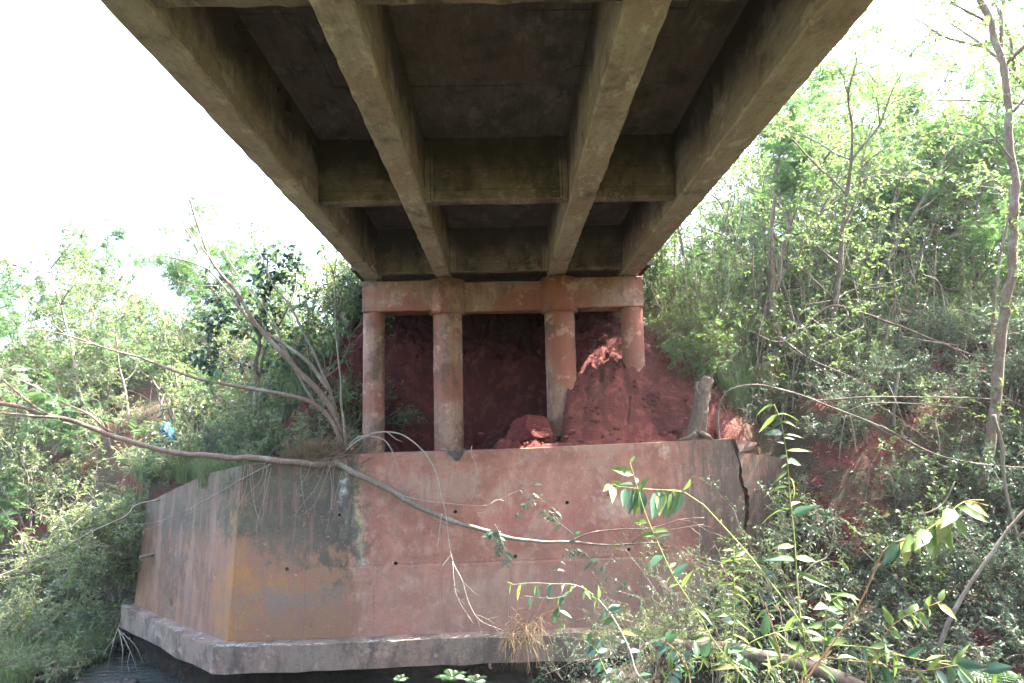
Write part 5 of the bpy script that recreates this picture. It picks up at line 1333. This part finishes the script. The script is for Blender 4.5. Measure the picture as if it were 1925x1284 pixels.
# left: leaves over the wing wall
gw, gl = Geo(), Geo()
wt = thing('overhanging_twig', 'leafy thin branches overhanging the left wing wall', 'branch', tuple(P(302, 939, 14.5)))
lp = [PP([(302, 939), (255, 950), (236, 970), (175, 999), (120, 1028), (44, 1064), (0, 1081), (-40, 1095)], 14.0, 12.5), PP([(255, 950), (215, 955), (180, 965)], 13.8, 13.5), PP([(175, 999), (150, 1050), (110, 1100)], 13.2, 13.0), PP([(155, 972), (120, 1000), (70, 1022)], 13.6, 13.2)]
for k, p in enumerate(lp):
    g = Geo(); tube(g, p, .02 if k == 0 else .008, .006 if k == 0 else .003, 6, .1); wpart('stem', g.mesh('stem', M_bark_grey, True), wt)
dress(gw, gl, [np.array(p) for p in lp], 8, .4, 6, .07, .45, 'leaf', .1, .4, .1, .004)
wpart('twig', gw.mesh('twig', M_bark_grey, True), wt, None, 'stuff'); wpart('foliage', gl.mesh('foliage', M_leaf_light), wt)
# dead pale twigs under the footing's left corner
dt = thing('dead_branch', 'pale dead branching twig hanging under the left end of the footing', 'branch', tuple(P(222, 1175, 14.6)))
for pts in ([(225, 1172), (215, 1200), (205, 1240), (200, 1262)], [(222, 1180), (230, 1220), (228, 1260)], [(225, 1185), (245, 1225), (258, 1262)], [(230, 1190), (255, 1215), (270, 1250)], [(215, 1200), (200, 1220), (192, 1235)], [(245, 1225), (240, 1245), (243, 1265)]):
    g = Geo(); tube(g, PP(pts, 14.4, 13.8), .009, .002, 6, .08); wpart('stem', g.mesh('stem', M_bark_grey, True), dt)
# dry hanging tuft at the footing
for k, (px, py, s) in enumerate([(985, 1178, .95), (1008, 1172, .8), (968, 1195, .8), (995, 1200, .9)]):
    g = Geo(); c = P(px, py, 11.9)
    for q in range(60):
        p = grow(c+rng.normal(0, .05, 3), (rng.normal(-.15, .45), rng.normal(-.4, .3), rng.normal(.1, .5)), rng.uniform(.35, .8)*s, 6, .15, -.28)
        tube(g, p, .004, .0015, 3, .15, .05, cap=False)
    o = link('dry_tuft', g.mesh('dry_tuft', M_dry)); o['label'] = 'brown dry straw tuft drooping over the footing ledge'; o['category'] = 'dry tuft'; o['group'] = 'dry straw tufts on the footing'
# ferns at the bottom
for k, (px, py, dep, s, lab) in enumerate([(752, 1280, 9.4, .13, 'leftmost small fern at the bottom edge under the footing'), (850, 1278, 9.2, .24, 'larger green fern at the bottom edge under the footing'), (895, 1284, 9.0, .18, 'rightmost green fern at the bottom edge under the footing'),
                                           (1890, 1300, 6.5, .4, 'green fern in the bottom right corner')]):
    o = thing('fern', lab, 'fern', tuple(P(px, py, dep)))
    for q in range(9):
        a = q*.7+rng.uniform(-.2, .2); g = Geo()
        m_ = 14; tt = np.linspace(0, 1, m_); L = s*rng.uniform(.7, 1.1)
        pts = np.stack([np.cos(a)*L*tt, np.sin(a)*L*tt, L*(.95*tt-.75*tt**2)], -1)+P(px, py, dep)
        tube(g, pts, .005*s, .002*s, 4, .1)
        d = norm(np.gradient(pts, axis=0)); sd = norm(np.cross(d, [0, 0, 1.]))
        for sg in (-1, 1):
            ln = .32*L*np.sin(np.pi*np.clip(tt*.92+.1, 0, 1))
            scatter(g, pts[1:], (sd*sg+d*.35+[0, 0, -.15])[1:], np.array([0, 0, 1.])+rv(m_-1, .1), ln[1:], .26, 'leaf')
        wpart('frond', g.mesh('frond', M_fern), o)

# ------------------------------------------------------------------ air veil added to imitate lens glare
top = 0.
bpy.context.view_layer.update()
for o in COL.objects:
    if o.type == 'MESH': top = max(top, max((o.matrix_world @ Vector(c)).z for c in o.bound_box))
g = Geo(); box(g, -165, 165, -165, 165, min(-8., float(GZ.min())-1), max(top, float(GZ.max()))+.6)
link('glare_veil', g.mesh('glare_veil', hz.m), None, None, None, 'stuff')

print('TRIS', sum(sum(len(p.vertices)-2 for p in m.polygons) if len(m.polygons) < 5000 else 2*len(m.polygons) for m in bpy.data.meshes))

# trees of small groups are told apart by their order from the left
grp = {}
for o in COL.objects:
    if o.get('group') and o.get('category') == 'tree': grp.setdefault(o['group'], []).append(o)
ORD = ['leftmost', 'second', 'third', 'fourth', 'fifth', 'sixth', 'seventh', 'eighth', 'ninth', 'tenth', 'eleventh', 'twelfth', 'thirteenth', 'fourteenth', 'fifteenth']
for gname, os_ in grp.items():
    os_.sort(key=lambda o: (CM.transposed() @ o.location).x/max(.1, -(CM.transposed() @ o.location).z))
    if 'near bank' in gname or 'near bank' in gname or len(os_) > 15: continue
    for k, o in enumerate(os_):
        o['label'] = o['label']+(', leftmost of its kind' if k == 0 else ', rightmost of its kind' if k == len(os_)-1 else ', '+ORD[k]+' from left')
